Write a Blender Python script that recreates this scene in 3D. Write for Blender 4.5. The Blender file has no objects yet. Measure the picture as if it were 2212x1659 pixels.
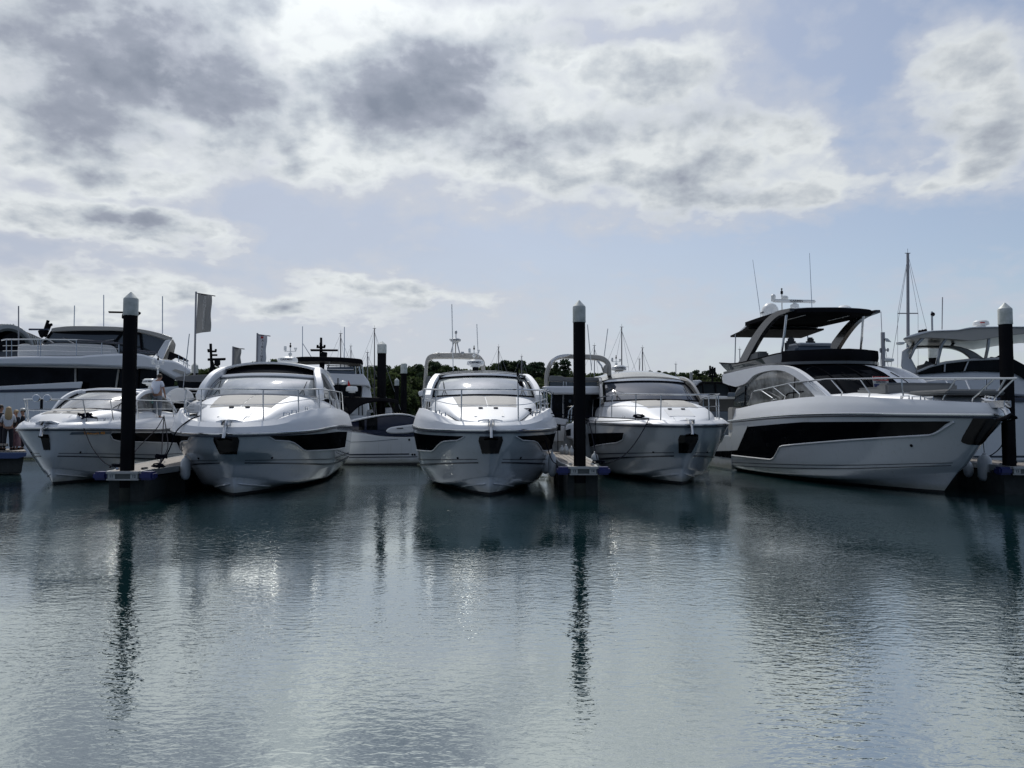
import bpy, bmesh, math, random
from math import radians as R, sin, cos, pi, sqrt, atan2, exp
from mathutils import Vector, Matrix

# ------------------------------------------------------------------ camera
CAM_H = 2.1
PITCH = R(2.60)
FPX = 1661.0                     # focal length for a picture 2212 px wide
scene = bpy.context.scene
col = scene.collection
cam_d = bpy.data.cameras.new("camera")
cam_d.lens = 27.03; cam_d.sensor_width = 36; cam_d.sensor_fit = 'HORIZONTAL'
cam_d.clip_start = 0.1; cam_d.clip_end = 6000
cam = bpy.data.objects.new("camera", cam_d); col.objects.link(cam)
cam.location = (0, 0, CAM_H); cam.rotation_euler = (R(90) + PITCH, 0, 0)
scene.camera = cam

def ray(u, v):
    a = (u - 1106.0) / FPX; b = (829.5 - v) / FPX
    c, s = cos(PITCH), sin(PITCH)
    return Vector((a, c - b * s, s + b * c))
def P(u, v, Y):
    "point of the world seen at photo pixel u,v (2212 wide) at forward distance Y"
    d = ray(u, v)
    return Vector((d.x / d.y * Y, Y, CAM_H + d.z / d.y * Y))

# ------------------------------------------------------------------ world: sky and clouds
SUN_EL, SUN_AZ = R(47), R(-14)
world = bpy.data.worlds.new("World"); scene.world = world
world.use_nodes = True
wt = world.node_tree; wn = wt.nodes; wl = wt.links
wn.clear()
def WN(t, **k):
    n = wn.new(t)
    for a, b in k.items(): setattr(n, a, b)
    return n
def put(n, i, v):
    if isinstance(v, bpy.types.NodeSocket): wl.new(v, n.inputs[i])
    else: n.inputs[i].default_value = v
def wm(op, a, b=None, c=None, clamp=False):
    n = WN('ShaderNodeMath', operation=op); n.use_clamp = clamp
    put(n, 0, a)
    if b is not None: put(n, 1, b)
    if c is not None: put(n, 2, c)
    return n.outputs[0]
def wvm(op, a, b=None, out=0):
    n = WN('ShaderNodeVectorMath', operation=op)
    put(n, 0, a)
    if b is not None: put(n, 1, b)
    return n.outputs[out]
def wmix(f, a, b):
    n = WN('ShaderNodeMix', data_type='RGBA'); put(n, 0, f); put(n, 6, a); put(n, 7, b)
    return n.outputs[2]
def wramp(f, pts, interp='EASE'):
    n = WN('ShaderNodeValToRGB'); cr = n.color_ramp; cr.interpolation = interp
    while len(cr.elements) < len(pts): cr.elements.new(0.5)
    for e, (p, c) in zip(cr.elements, pts):
        e.position = p; e.color = (c, c, c, 1) if not isinstance(c, tuple) else (*c, 1)
    put(n, 0, f); return n.outputs[0]
def wnoise(vec, scale, detail, rough=.55, dist=0.0):
    n = WN('ShaderNodeTexNoise'); put(n, 'Vector', vec); n.inputs['Scale'].default_value = scale
    n.inputs['Detail'].default_value = detail; n.inputs['Roughness'].default_value = rough
    n.inputs['Distortion'].default_value = dist
    return n.outputs[0], n.outputs[1]
sky = WN('ShaderNodeTexSky', sky_type='NISHITA'); sky.sun_disc = False
sky.sun_elevation = SUN_EL; sky.sun_rotation = SUN_AZ % (2 * pi)
sky.air_density = 1.0; sky.dust_density = 1.2; sky.ozone_density = 1.5
tc = WN('ShaderNodeTexCoord').outputs['Generated']
sep = WN('ShaderNodeSeparateXYZ'); put(sep, 0, tc)
dx, dy, dz = sep.outputs
az = wm('ARCTAN2', dx, dy); el = wm('ARCSINE', dz)
ae = WN('ShaderNodeCombineXYZ'); put(ae, 0, az); put(ae, 1, el)
# cloud sheet seen in perspective: coordinates on a level plane
den = wm('ADD', wm('MAXIMUM', dz, 0.0), 0.30)
pl = WN('ShaderNodeCombineXYZ'); put(pl, 0, wm('DIVIDE', dx, den)); put(pl, 1, wm('DIVIDE', dy, den)); pl.inputs[2].default_value = 1.7
n_warp, c_warp = wnoise(pl.outputs[0], 4.6, 5, .6)
warp = wvm('MULTIPLY', wvm('SUBTRACT', c_warp, (.5, .5, .5)), (.16, .085, 0))
aew = wvm('ADD', ae.outputs[0], warp)
n_big, _ = wnoise(pl.outputs[0], 1.9, 6, .6, .35)
n_mid, _ = wnoise(pl.outputs[0], 6.2, 9, .56, .12)
n_fine, _ = wnoise(ae.outputs[0], 30.0, 7, .58, .2)

vo = WN('ShaderNodeTexVoronoi', feature='F1'); put(vo, 'Vector', wvm('ADD', pl.outputs[0], wvm('MULTIPLY', c_warp, (.12, .12, 0)))); vo.inputs['Scale'].default_value = 9.0
vo.inputs['Detail'].default_value = 2.0; vo.inputs['Roughness'].default_value = .55
puff = wm('SUBTRACT', .42, vo.outputs['Distance'])
def blobs(lst):
    acc = None
    for (u, v, ru, rv, w) in lst:
        d = ray(u, v).normalized(); e = math.asin(d.z); a = atan2(d.x, d.y)
        s = cos(a)                                # angular size shrinks away from the axis
        q = wvm('MULTIPLY', wvm('SUBTRACT', aew, (a, e, 0)), (FPX / (ru * s * s), FPX / (rv * cos(e)), 0))
        g = wm('EXPONENT', wm('MULTIPLY', wvm('DOT_PRODUCT', q, q, 1), -1.0))
        acc = wm('MULTIPLY_ADD', g, w, acc if acc is not None else 0.0)
    return acc
# where cloud stands: photo u, v, half-width, half-height, weight
COVER = [
 (300, 60, 420, 190, 1.0), (60, 300, 300, 150, .7), (330, 350, 250, 85, .7), (720, 60, 260, 190, .8), (690, 270, 150, 110, .55),
 (1000, 190, 330, 130, .9), (1400, 170, 280, 100, .8), (1050, 340, 260, 55, .6), (760, 320, 110, 90, .5),
 (1290, 330, 260, 70, .6), (1480, 400, 320, 85, .65), (1740, 330, 190, 120, .55), (1640, 440, 230, 60, .55),
 (1420, 10, 170, 45, .6), (1060, 20, 150, 60, .5), (2070, 100, 130, 80, .6), (2130, 260, 130, 110, .8), (1960, 385, 190, 28, .6), (1780, 20, 120, 30, .25),
 (210, 475, 190, 50, 1.0), (420, 500, 110, 52, .65), (500, 520, 60, 36, .5),
 (260, 580, 130, 34, .6), (120, 640, 330, 36, .85), (560, 645, 300, 34, .8), (750, 608, 150, 30, .8), (950, 642, 170, 20, .7), (690, 680, 220, 22, .4), (180, 690, 260, 26, .5), (1500, 720, 200, 9, .25),
 (260, 425, 240, 14, -.55), (620, 480, 150, 80, -.5), (570, 400, 90, 50, -.45), (1700, 100, 180, 90, -.5), (1330, 92, 150, 24, -.6), (1990, 500, 420, 60, -.5), (1150, 560, 420, 60, -.5), (1230, 55, 120, 16, -.3), (1870, 230, 75, 150, -.6), (30, 545, 160, 22, -.4), (200, 545, 260, 12, -.3)]
# where it is thick enough to go grey underneath
DARK = [
 (330, 70, 300, 120, 1.0), (470, 190, 200, 80, .5), (130, 270, 200, 70, .45), (300, 320, 170, 40, .45), (150, 170, 200, 60, .4),
 (1010, 140, 190, 60, 1.0), (900, 215, 190, 60, .8), (760, 200, 120, 50, .4), (1140, 300, 250, 40, .45), (1430, 260, 300, 40, .30),
 (300, 480, 130, 28, .95), (460, 540, 90, 20, .25), (1600, 440, 170, 30, .45), (1350, 400, 160, 26, .25), (600, 660, 350, 14, .25), (250, 600, 160, 14, .3), (2160, 270, 100, 60, .3),
 (690, 60, 110, 220, -.5), (1290, 130, 250, 30, -.3)]
acc = blobs(COVER); dk = blobs(DARK)
back = wramp(dy, [(0, 1), (.15, 1), (.4, 0), (1, 0)], 'LINEAR')        # behind the camera: scattered cloud
dens = wm('MULTIPLY_ADD', wm('SUBTRACT', n_big, .5), .55, wm('MINIMUM', acc, .85))
dens = wm('MULTIPLY_ADD', wm('SUBTRACT', n_mid, .5), 1.15, dens)
dens = wm('ADD', wm('MULTIPLY_ADD', puff, .50, dens), .07)
dens = wm('MULTIPLY_ADD', wm('SUBTRACT', n_fine, .5), .52, dens)
dens = wm('MULTIPLY_ADD', back, .18, dens)
cover = wramp(dens, [(0, 0), (.12, 0), (.36, .50), (.60, .96), (1, 1)], 'LINEAR')
shade = wm('MULTIPLY_ADD', wm('SUBTRACT', n_mid, .5), 1.2, wm('MULTIPLY_ADD', wm('SUBTRACT', dens, .45), .34, wm('MULTIPLY', dk, .66)))
shade = wm('MULTIPLY_ADD', wm('SUBTRACT', n_fine, .5), .24, wm('MULTIPLY_ADD', puff, .10, shade), clamp=True)
cloudc = wramp(shade, [(0, (.60, .63, .64)), (.12, (.515, .545, .565)), (.30, (.39, .425, .465)), (.56, (.255, .28, .335)), (1, (.17, .195, .245))], 'LINEAR')
nearsun = wm('EXPONENT', wm('MULTIPLY', wvm('DISTANCE', tc, (sin(SUN_AZ) * cos(R(38)), cos(SUN_AZ) * cos(R(38)), sin(R(38))), 1), -1.9))
cl_gain = wm('MULTIPLY_ADD', nearsun, .42, .86)
cloudc = wvm('SCALE', cloudc, None); cloudc.node.inputs['Scale'].default_value = 1.0; wl.new(cl_gain, cloudc.node.inputs['Scale'])
glow = wm('EXPONENT', wm('MULTIPLY', wm('POWER', wm('MULTIPLY', wvm('DISTANCE', tc, (sin(SUN_AZ) * cos(R(56)), cos(SUN_AZ) * cos(R(56)), sin(R(56))), 1), 3.4), 2.0), -1.0))
skyc = wvm('SCALE', sky.outputs[0], None); skyc.node.inputs['Scale'].default_value = .078
# pale veil of high cloud: thicker to the left and low down
veil_f = wm('MULTIPLY_ADD', az, -.55, .60, clamp=True)
veil_f = wm('ADD', veil_f, wm('MULTIPLY', wm('SUBTRACT', n_big, .5), .5), clamp=True)
veil = wmix(veil_f, skyc, (.365, .405, .49, 1))
# low haze
lowf = wramp(dz, [(0, .75), (.06, .62), (.22, .12), (1, 0)], 'LINEAR')
lowl = wm('MULTIPLY', lowf, wramp(wm('MULTIPLY_ADD', az, .8, .5), [(0, 1), (.55, .95), (.80, .30), (1, .12)], 'LINEAR'))
veil = wmix(lowl, veil, (.455, .49, .545, 1))
soft = wm('MULTIPLY', wramp(wm('MULTIPLY_ADD', wm('SUBTRACT', n_fine, .5), .25, wm('ADD', dens, .45)), [(0, 0), (.08, .06), (.62, 1), (1, 1)], 'LINEAR'), .80)
softc = wmix(wramp(az, [(0, 0), (.45, 1), (1, 1)], 'LINEAR'), (.47, .495, .545, 1), (.42, .455, .525, 1))
final = wmix(cover, wmix(soft, veil, softc), cloudc)
dimb = wramp(wm('MULTIPLY_ADD', dy, .5, .5), [(0, (.26, .33, .45)), (.40, (.38, .46, .58)), (.72, (.98, .98, 1)), (1, (1, 1, 1))], 'LINEAR')
dimb = wmix(wramp(dz, [(0, 0), (.18, 0), (.75, .85), (1, .9)], 'LINEAR'), dimb, (1, 1, 1, 1))
final = wvm('MULTIPLY', final, dimb)
final = wvm('SCALE', final, None); wl.new(wm('MULTIPLY_ADD', glow, 1.8, 1.0), final.node.inputs['Scale'])
bg = WN('ShaderNodeBackground'); put(bg, 0, final); bg.inputs[1].default_value = 1.0
out = WN('ShaderNodeOutputWorld'); wl.new(bg.outputs[0], out.inputs[0])
world.cycles.sampling_method = 'MANUAL'; world.cycles.sample_map_resolution = 1024

# ------------------------------------------------------------------ sun
sun_d = bpy.data.lights.new("sun", 'SUN'); sun_d.energy = 2.0; sun_d.angle = R(2.5); sun_d.color = (1, .965, .90)
sun = bpy.data.objects.new("sun", sun_d); col.objects.link(sun)
sdir = Vector((sin(SUN_AZ) * cos(SUN_EL), cos(SUN_AZ) * cos(SUN_EL), sin(SUN_EL)))
sun.rotation_euler = sdir.to_track_quat('Z', 'Y').to_euler()
scene.view_settings.view_transform = 'Standard'; scene.view_settings.look = 'None'
scene.view_settings.gamma = 1; scene.view_settings.exposure = 0.32
scene.view_settings.use_curve_mapping = False
scene.cycles.max_bounces = 6; scene.cycles.glossy_bounces = 4; scene.cycles.transmission_bounces = 4
scene.cycles.transparent_max_bounces = 6; scene.cycles.caustics_reflective = False; scene.cycles.caustics_refractive = False

# ------------------------------------------------------------------ materials
def mat(name, base, rough=.5, metal=0.0, spec=.5, coat=0.0, noise=None, bump=None, emis=None):
    "noise=(scale, colour2, sharp) varies the base colour; bump=(scale, strength, dist)"
    m = bpy.data.materials.new(name); m.use_nodes = True
    nt = m.node_tree; n = nt.nodes; l = nt.links
    b = n['Principled BSDF']
    b.inputs['Base Color'].default_value = (*base, 1); b.inputs['Roughness'].default_value = rough
    b.inputs['Metallic'].default_value = metal; b.inputs['Specular IOR Level'].default_value = spec
    b.inputs['Coat Weight'].default_value = coat; b.inputs['Coat Roughness'].default_value = .04
    if noise or bump: t = n.new('ShaderNodeTexCoord')
    if noise:
        nz = n.new('ShaderNodeTexNoise'); nz.inputs['Scale'].default_value = noise[0]; nz.inputs['Detail'].default_value = 5
        nz.inputs['Roughness'].default_value = .6
        l.new(t.outputs['Object'], nz.inputs['Vector'])
        cr = n.new('ShaderNodeValToRGB'); w = noise[2]
        cr.color_ramp.elements[0].position = .5 - w; cr.color_ramp.elements[1].position = .5 + w
        cr.color_ramp.elements[0].color = (*noise[1], 1); cr.color_ramp.elements[1].color = (*base, 1)
        l.new(nz.outputs[0], cr.inputs[0]); l.new(cr.outputs[0], b.inputs['Base Color'])
    if bump:
        nb = n.new('ShaderNodeTexNoise'); nb.inputs['Scale'].default_value = bump[0]; nb.inputs['Detail'].default_value = 3
        l.new(t.outputs['Object'], nb.inputs['Vector'])
        bp = n.new('ShaderNodeBump'); bp.inputs['Strength'].default_value = bump[1]; bp.inputs['Distance'].default_value = bump[2]
        l.new(nb.outputs[0], bp.inputs['Height']); l.new(bp.outputs[0], b.inputs['Normal'])
    return m
M = {}
def lowgloss(name, base, fac, rough, bump=None):
    "black surface with a small fixed mirror share (no grazing flare)"
    m = bpy.data.materials.new(name); m.use_nodes = True; nt = m.node_tree; n = nt.nodes; l = nt.links
    n.remove(n['Principled BSDF']); d = n.new('ShaderNodeBsdfDiffuse'); d.inputs[0].default_value = (*base, 1)
    g = n.new('ShaderNodeBsdfAnisotropic'); g.inputs['Roughness'].default_value = rough
    t = n.new('ShaderNodeTexCoord'); z = n.new('ShaderNodeTexNoise'); z.inputs['Scale'].default_value = 1.2; z.inputs['Detail'].default_value = 4
    l.new(t.outputs['Object'], z.inputs[0]); mm = n.new('ShaderNodeMath'); mm.operation = 'MULTIPLY'; mm.inputs[1].default_value = fac * 2; l.new(z.outputs[0], mm.inputs[0])
    mx = n.new('ShaderNodeMixShader'); l.new(mm.outputs[0], mx.inputs[0]); l.new(d.outputs[0], mx.inputs[1]); l.new(g.outputs[0], mx.inputs[2])
    if bump:
        nb = n.new('ShaderNodeTexNoise'); nb.inputs['Scale'].default_value = bump[0]; l.new(t.outputs['Object'], nb.inputs[0])
        bp = n.new('ShaderNodeBump'); bp.inputs['Strength'].default_value = bump[1]; bp.inputs['Distance'].default_value = bump[2]; l.new(nb.outputs[0], bp.inputs['Height']); l.new(bp.outputs[0], g.inputs['Normal'])
    l.new(mx.outputs[0], n['Material Output'].inputs[0]); return m
M['gel'] = mat('white_gelcoat', (.78, .80, .83), .46, coat=.08, noise=(1.3, (.74, .755, .77), .3), bump=(.7, .12, .02))
M['gel_low'] = mat('white_gelcoat_hull', (.70, .73, .76), .16, coat=.6, noise=(.8, (.63, .67, .69), .35), bump=(.55, .25, .03))
def scum(m):
    "greenish grime just above the waterline and faint run-off streaks"
    nt = m.node_tree; n = nt.nodes; l = nt.links; b = n['Principled BSDF']; src = b.inputs['Base Color'].links[0].from_socket
    t = n.new('ShaderNodeTexCoord'); sp = n.new('ShaderNodeSeparateXYZ'); l.new(t.outputs['Object'], sp.inputs[0])
    z = n.new('ShaderNodeTexNoise'); z.inputs['Scale'].default_value = 2.2; z.inputs['Detail'].default_value = 6; l.new(t.outputs['Object'], z.inputs[0])
    a = n.new('ShaderNodeMath'); a.operation = 'MULTIPLY_ADD'; a.inputs[1].default_value = -.28; l.new(z.outputs[0], a.inputs[0]); l.new(sp.outputs[2], a.inputs[2])
    r = n.new('ShaderNodeValToRGB'); r.color_ramp.elements[0].position = 0; r.color_ramp.elements[1].position = .16; r.color_ramp.elements[0].color = (.75, .75, .75, 1); r.color_ramp.elements[1].color = (0, 0, 0, 1); l.new(a.outputs[0], r.inputs[0])
    mp = n.new('ShaderNodeMapping'); mp.inputs['Scale'].default_value = (7, 7, .5); l.new(t.outputs['Object'], mp.inputs[0]); st = n.new('ShaderNodeTexNoise'); st.inputs['Scale'].default_value = 1.5; st.inputs['Detail'].default_value = 4; l.new(mp.outputs[0], st.inputs[0])
    r2 = n.new('ShaderNodeValToRGB'); r2.color_ramp.elements[0].position = .58; r2.color_ramp.elements[1].position = .80; r2.color_ramp.elements[0].color = (0, 0, 0, 1); r2.color_ramp.elements[1].color = (.30, .30, .30, 1); l.new(st.outputs[0], r2.inputs[0])
    ad = n.new('ShaderNodeMath'); ad.operation = 'MAXIMUM'; l.new(r.outputs[0], ad.inputs[0]); l.new(r2.outputs[0], ad.inputs[1])
    mx = n.new('ShaderNodeMix'); mx.data_type = 'RGBA'; l.new(ad.outputs[0], mx.inputs[0]); l.new(src, mx.inputs[6]); mx.inputs[7].default_value = (.36, .37, .31, 1); l.new(mx.outputs[2], b.inputs['Base Color'])
scum(M['gel_low'])
M['nonskid'] = mat('nonskid_deck', (.74, .745, .745), .45, noise=(60, (.68, .69, .69), .2))
M['grey_gel'] = mat('grey_gelcoat', (.09, .095, .10), .2, coat=.4, bump=(.7, .12, .02))
M['graphite'] = mat('graphite_paint', (.035, .036, .04), .2, coat=.35, bump=(.8, .2, .02))
M['silver'] = mat('silver_paint', (.36, .37, .38), .22, metal=.6, coat=.5)
M['bronze'] = mat('warm_grey_paint', (.30, .29, .27), .2, metal=.5, coat=.6, bump=(.8, .2, .02))
M['cream'] = mat('cream_gelcoat', (.42, .40, .36), .3, coat=.2)
M['dkhull'] = mat('dark_grey_hull', (.10, .10, .10), .2, coat=.6)
M['black'] = lowgloss('black_rubber', (.006, .006, .008), .008, .35)
M['blackgloss'] = lowgloss('black_gloss', (.004, .004, .006), .022, .10)
M['glass'] = lowgloss('smoked_glass', (.003, .004, .006), .013, .03, (.6, .3, .03))
M['glass_mid'] = mat('tinted_glass', (.045, .055, .062), .03, spec=1.0)
M['shield'] = mat('covered_glare_windscreen_glass', (.30, .32, .33), .05, spec=1.0, coat=1.0, noise=(1.1, (.14, .17, .18), .12))  # pale mottled base paints in inner covers and bright cloud reflected in the glass
M['shield_dk'] = mat('clear_windscreen_glass', (.028, .036, .052), .04, spec=.5)
M['curtain'] = mat('pale_glass_blind', (.34, .34, .32), .08, coat=.8, noise=(1.4, (.12, .12, .11), .10))
M['steel'] = mat('stainless_steel', (.55, .56, .57), .16, metal=1.0)
M['anti'] = mat('antifouling_paint', (.008, .009, .012), .6)
M['stripe'] = mat('navy_stripe', (.015, .020, .035), .3)
M['navy'] = mat('navy_blue_paint', (.012, .018, .045), .2, coat=.5)
M['cushion'] = mat('sunpad_cushion', (.44, .43, .40), .8, noise=(9, (.38, .37, .35), .3), bump=(7, .5, .02))
M['cushion_lt'] = mat('white_cushion_cover', (.70, .70, .69), .75, bump=(5, .6, .03))
M['fender'] = mat('fender_vinyl', (.66, .69, .71), .42, noise=(5, (.52, .56, .58), .2))
M['fender_bl'] = mat('blue_fender_vinyl', (.02, .05, .15), .5)
M['pile'] = lowgloss('black_pile_sleeve', (.0045, .0045, .006), .008, .35, (6, .4, .01))
M['weed'] = mat('weedy_pile_foot', (.012, .018, .012), .8, noise=(8, (.005, .008, .006), .2))
M['cap'] = mat('pile_cap_plastic', (.64, .66, .64), .5, noise=(6, (.36, .40, .36), .22), bump=(5, .2, .01))
M['rope'] = mat('navy_mooring_rope', (.006, .008, .016), .9, spec=.05, bump=(120, .8, .01))
M['alu'] = mat('aluminium_trim', (.42, .43, .43), .45, metal=.3, noise=(20, (.34, .35, .35), .2))
M['alu_dk'] = mat('pontoon_face', (.07, .085, .085), .5, noise=(6, (.045, .055, .055), .2))
M['blue'] = mat('blue_corner_fender', (.008, .015, .12), .4, noise=(5, (.006, .010, .07), .2))
M['concrete'] = mat('pontoon_float', (.035, .042, .042), .85, noise=(7, (.012, .016, .016), .25), bump=(9, .5, .02))
M['tag'] = mat('berth_number_plate', (.42, .44, .43), .5)
M['text'] = mat('dark_lettering', (.02, .025, .04), .5)
M['text_lt'] = mat('pale_lettering', (.55, .55, .52), .6)
M['orange'] = mat('orange_lettering', (.70, .30, .04), .4)
M['skin'] = mat('skin', (.34, .19, .13), .55)
M['shirt'] = mat('pale_shirt', (.62, .66, .74), .85, bump=(14, .5, .02))
M['trouser'] = mat('grey_trousers', (.20, .22, .25), .9, bump=(12, .5, .02))
M['darkcloth'] = mat('dark_clothing', (.012, .014, .022), .9)
M['pinkcloth'] = mat('patterned_pink_skirt', (.30, .18, .19), .9, noise=(9, (.18, .10, .12), .12))
M['hair_dk'] = mat('dark_hair', (.03, .018, .012), .7)
M['hair_bl'] = mat('blond_hair', (.40, .29, .16), .6)
M['bottle'] = mat('turquoise_bottle', (.18, .42, .38), .3)
M['flag'] = mat('grey_banner_cloth', (.34, .33, .31), .85, bump=(3, .5, .03))
M['flag_w'] = mat('white_banner_cloth', (.6, .61, .64), .85, bump=(3, .5, .03))
M['red'] = mat('red_cloth', (.40, .02, .02), .8)
M['canvas_bk'] = mat('black_canvas', (.008, .008, .010), .9, spec=.1, bump=(5, .4, .02))
M['canvas_gr'] = mat('grey_canvas', (.17, .175, .175), .85, bump=(4, .5, .02))
M['dome'] = mat('white_radome', (.66, .68, .68), .35)
M['spar'] = mat('anodised_spar', (.30, .30, .32), .4, metal=.4)
M['spar_dk'] = mat('dark_spar', (.045, .04, .055), .4)
M['roofred'] = mat('ribbed_roof_sheet', (.30, .25, .21), .5)
M['bluegrey'] = mat('blue_grey_trim', (.10, .13, .17), .5)
def wood():
    m = bpy.data.materials.new('grey_deck_boards'); m.use_nodes = True; nt = m.node_tree; n = nt.nodes; l = nt.links
    b = n['Principled BSDF']; b.inputs['Roughness'].default_value = .7
    t = n.new('ShaderNodeTexCoord')
    w = n.new('ShaderNodeTexWave'); w.wave_type = 'BANDS'; w.bands_direction = 'X'; w.inputs['Scale'].default_value = 2.1
    w.inputs['Distortion'].default_value = .15; l.new(t.outputs['Object'], w.inputs[0])
    nz = n.new('ShaderNodeTexNoise'); nz.inputs['Scale'].default_value = 4; nz.inputs['Detail'].default_value = 6
    l.new(t.outputs['Object'], nz.inputs[0])
    c1 = n.new('ShaderNodeValToRGB'); c1.color_ramp.elements[0].position = .04; c1.color_ramp.elements[1].position = .16
    c1.color_ramp.elements[0].color = (.06, .05, .04, 1); c1.color_ramp.elements[1].color = (.36, .32, .28, 1)
    l.new(w.outputs[0], c1.inputs[0])
    mx = n.new('ShaderNodeMix'); mx.data_type = 'RGBA'; mx.blend_type = 'MULTIPLY'; mx.inputs[0].default_value = .7
    l.new(c1.outputs[0], mx.inputs[6]); l.new(nz.outputs[0], mx.inputs[7]); l.new(mx.outputs[2], b.inputs['Base Color'])
    return m
M['wood'] = wood()

# ------------------------------------------------------------------ mesh builder
def V3(p): return Vector(p)
def lerp(a, b, t): return a + (b - a) * t
def plin(pts, x):
    "piecewise linear y(x); pts sorted by x"
    if x <= pts[0][0]: return pts[0][1]
    for (x0, y0), (x1, y1) in zip(pts, pts[1:]):
        if x <= x1: return y0 + (y1 - y0) * (x - x0) / (x1 - x0 or 1e-9)
    return pts[-1][1]
def psm(pts, x):
    "smooth (Catmull-Rom) y(x)"
    n = len(pts)
    if x <= pts[0][0]: return pts[0][1]
    if x >= pts[-1][0]: return pts[-1][1]
    for i in range(n - 1):
        x0, y0 = pts[i]; x1, y1 = pts[i + 1]
        if x <= x1:
            h = x1 - x0; t = (x - x0) / h
            m0 = (y1 - pts[i - 1][1]) / (x1 - pts[i - 1][0]) if i > 0 else (y1 - y0) / h
            m1 = (pts[i + 2][1] - y0) / (pts[i + 2][0] - x0) if i < n - 2 else (y1 - y0) / h
            t2 = t * t; t3 = t2 * t
            return (2*t3 - 3*t2 + 1) * y0 + (t3 - 2*t2 + t) * h * m0 + (-2*t3 + 3*t2) * y1 + (t3 - t2) * h * m1
class MB:
    def __init__(s): s.v = []; s.f = []
    def quad_grid(s, rows, close=False, flip=False):
        "rows: list of equal-length point lists"
        o = len(s.v); n = len(rows[0])
        for r in rows: s.v += [tuple(p) for p in r]
        for i in range(len(rows) - 1):
            for j in range(n if close else n - 1):
                a = o + i * n + j; b = o + i * n + (j + 1) % n; c = b + n; d = a + n
                s.f.append((a, d, c, b) if flip else (a, b, c, d))
        return s
    def poly(s, pts):
        o = len(s.v); s.v += [tuple(p) for p in pts]; s.f.append(tuple(range(o, o + len(pts)))); return s
    def box(s, c, d, rz=0.0, bev=0.0, mtx=None):
        x, y, z = d[0] / 2, d[1] / 2, d[2] / 2
        bv = min(bev, x * .9, y * .9, z * .9)
        if bv > 0:
            bm = bmesh.new(); bmesh.ops.create_cube(bm, size=1)
            for q in bm.verts: q.co = Vector((q.co.x * d[0], q.co.y * d[1], q.co.z * d[2]))
            bmesh.ops.bevel(bm, geom=bm.edges[:], offset=bv, segments=2, affect='EDGES')
            bm.verts.index_update()
            pts = [q.co.copy() for q in bm.verts]; fs = [tuple(w.index for w in f.verts) for f in bm.faces]; bm.free()
        else:
            pts = [Vector((i * x, j * y, k * z)) for i in (-1, 1) for j in (-1, 1) for k in (-1, 1)]
            fs = [(0, 1, 3, 2), (4, 6, 7, 5), (0, 4, 5, 1), (2, 3, 7, 6), (0, 2, 6, 4), (1, 5, 7, 3)]
        m = mtx if mtx is not None else Matrix.Rotation(rz, 3, 'Z')
        o = len(s.v); cc = Vector(c)
        s.v += [tuple(m @ p + cc) for p in pts]; s.f += [tuple(o + i for i in f) for f in fs]
        return s
    def prism(s, pts, vec):
        "closed outline extruded by vec"
        o = len(s.v); n = len(pts); vec = Vector(vec)
        s.v += [tuple(p) for p in pts] + [tuple(Vector(p) + vec) for p in pts]
        s.f.append(tuple(range(o, o + n))[::-1]); s.f.append(tuple(range(o + n, o + 2 * n)))
        for i in range(n):
            j = (i + 1) % n; s.f.append((o + i, o + j, o + n + j, o + n + i))
        return s
    def tube(s, path, r, n=8, caps=True):
        path = [Vector(p) for p in path]; k = len(path)
        rr = r if isinstance(r, (list, tuple)) else [r] * k
        up = None; rows = []
        for i, p in enumerate(path):
            t = (path[min(i + 1, k - 1)] - path[max(i - 1, 0)])
            if t.length < 1e-9: t = Vector((0, 0, 1))
            t.normalize()
            if up is None:
                up = Vector((0, 0, 1)) if abs(t.z) < .9 else Vector((1, 0, 0))
            a = t.cross(up)
            if a.length < 1e-6: a = t.cross(Vector((0, 1, 0)))
            a.normalize(); b = a.cross(t); up = b
            rows.append([p + (a * cos(2*pi*j/n) + b * sin(2*pi*j/n)) * rr[i] for j in range(n)])
        s.quad_grid(rows, close=True)
        if caps:
            o = len(s.v) - n * k
            s.f.append(tuple(o + j for j in range(n))[::-1]); s.f.append(tuple(o + n * (k - 1) + j for j in range(n)))
        return s
    def lathe(s, prof, c=(0, 0, 0), n=24, sx=1.0, sy=1.0, axis='Z'):
        "prof: list of (radius, height)"
        rows = []
        for r, z in prof:
            row = []
            for j in range(n):
                a = 2*pi*j/n; p = (r*cos(a)*sx, r*sin(a)*sy, z)
                if axis == 'X': p = (z, p[0], p[1])
                if axis == 'Y': p = (p[0], z, p[1])
                row.append((p[0] + c[0], p[1] + c[1], p[2] + c[2]))
            rows.append(row)
        s.quad_grid(rows, close=True)
        o = len(s.v) - n * len(prof)
        if prof[0][0] > 1e-4: s.f.append(tuple(o + j for j in range(n))[::-1])
        if prof[-1][0] > 1e-4: s.f.append(tuple(o + n * (len(prof) - 1) + j for j in range(n)))
        return s
    def ball(s, c, r, n=14, m=8):
        r = r if isinstance(r, (tuple, list)) else (r, r, r)
        rows = []
        for i in range(m + 1):
            th = pi * i / m
            rows.append([(c[0] + r[0]*sin(th)*cos(2*pi*j/n), c[1] + r[1]*sin(th)*sin(2*pi*j/n), c[2] - r[2]*cos(th)) for j in range(n)])
        return s.quad_grid(rows, close=True)
    def mirror(s):
        o = len(s.v); s.v += [(x, -y, z) for x, y, z in s.v]; s.f += [tuple(o + i for i in f)[::-1] for f in list(s.f)]; return s
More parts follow.
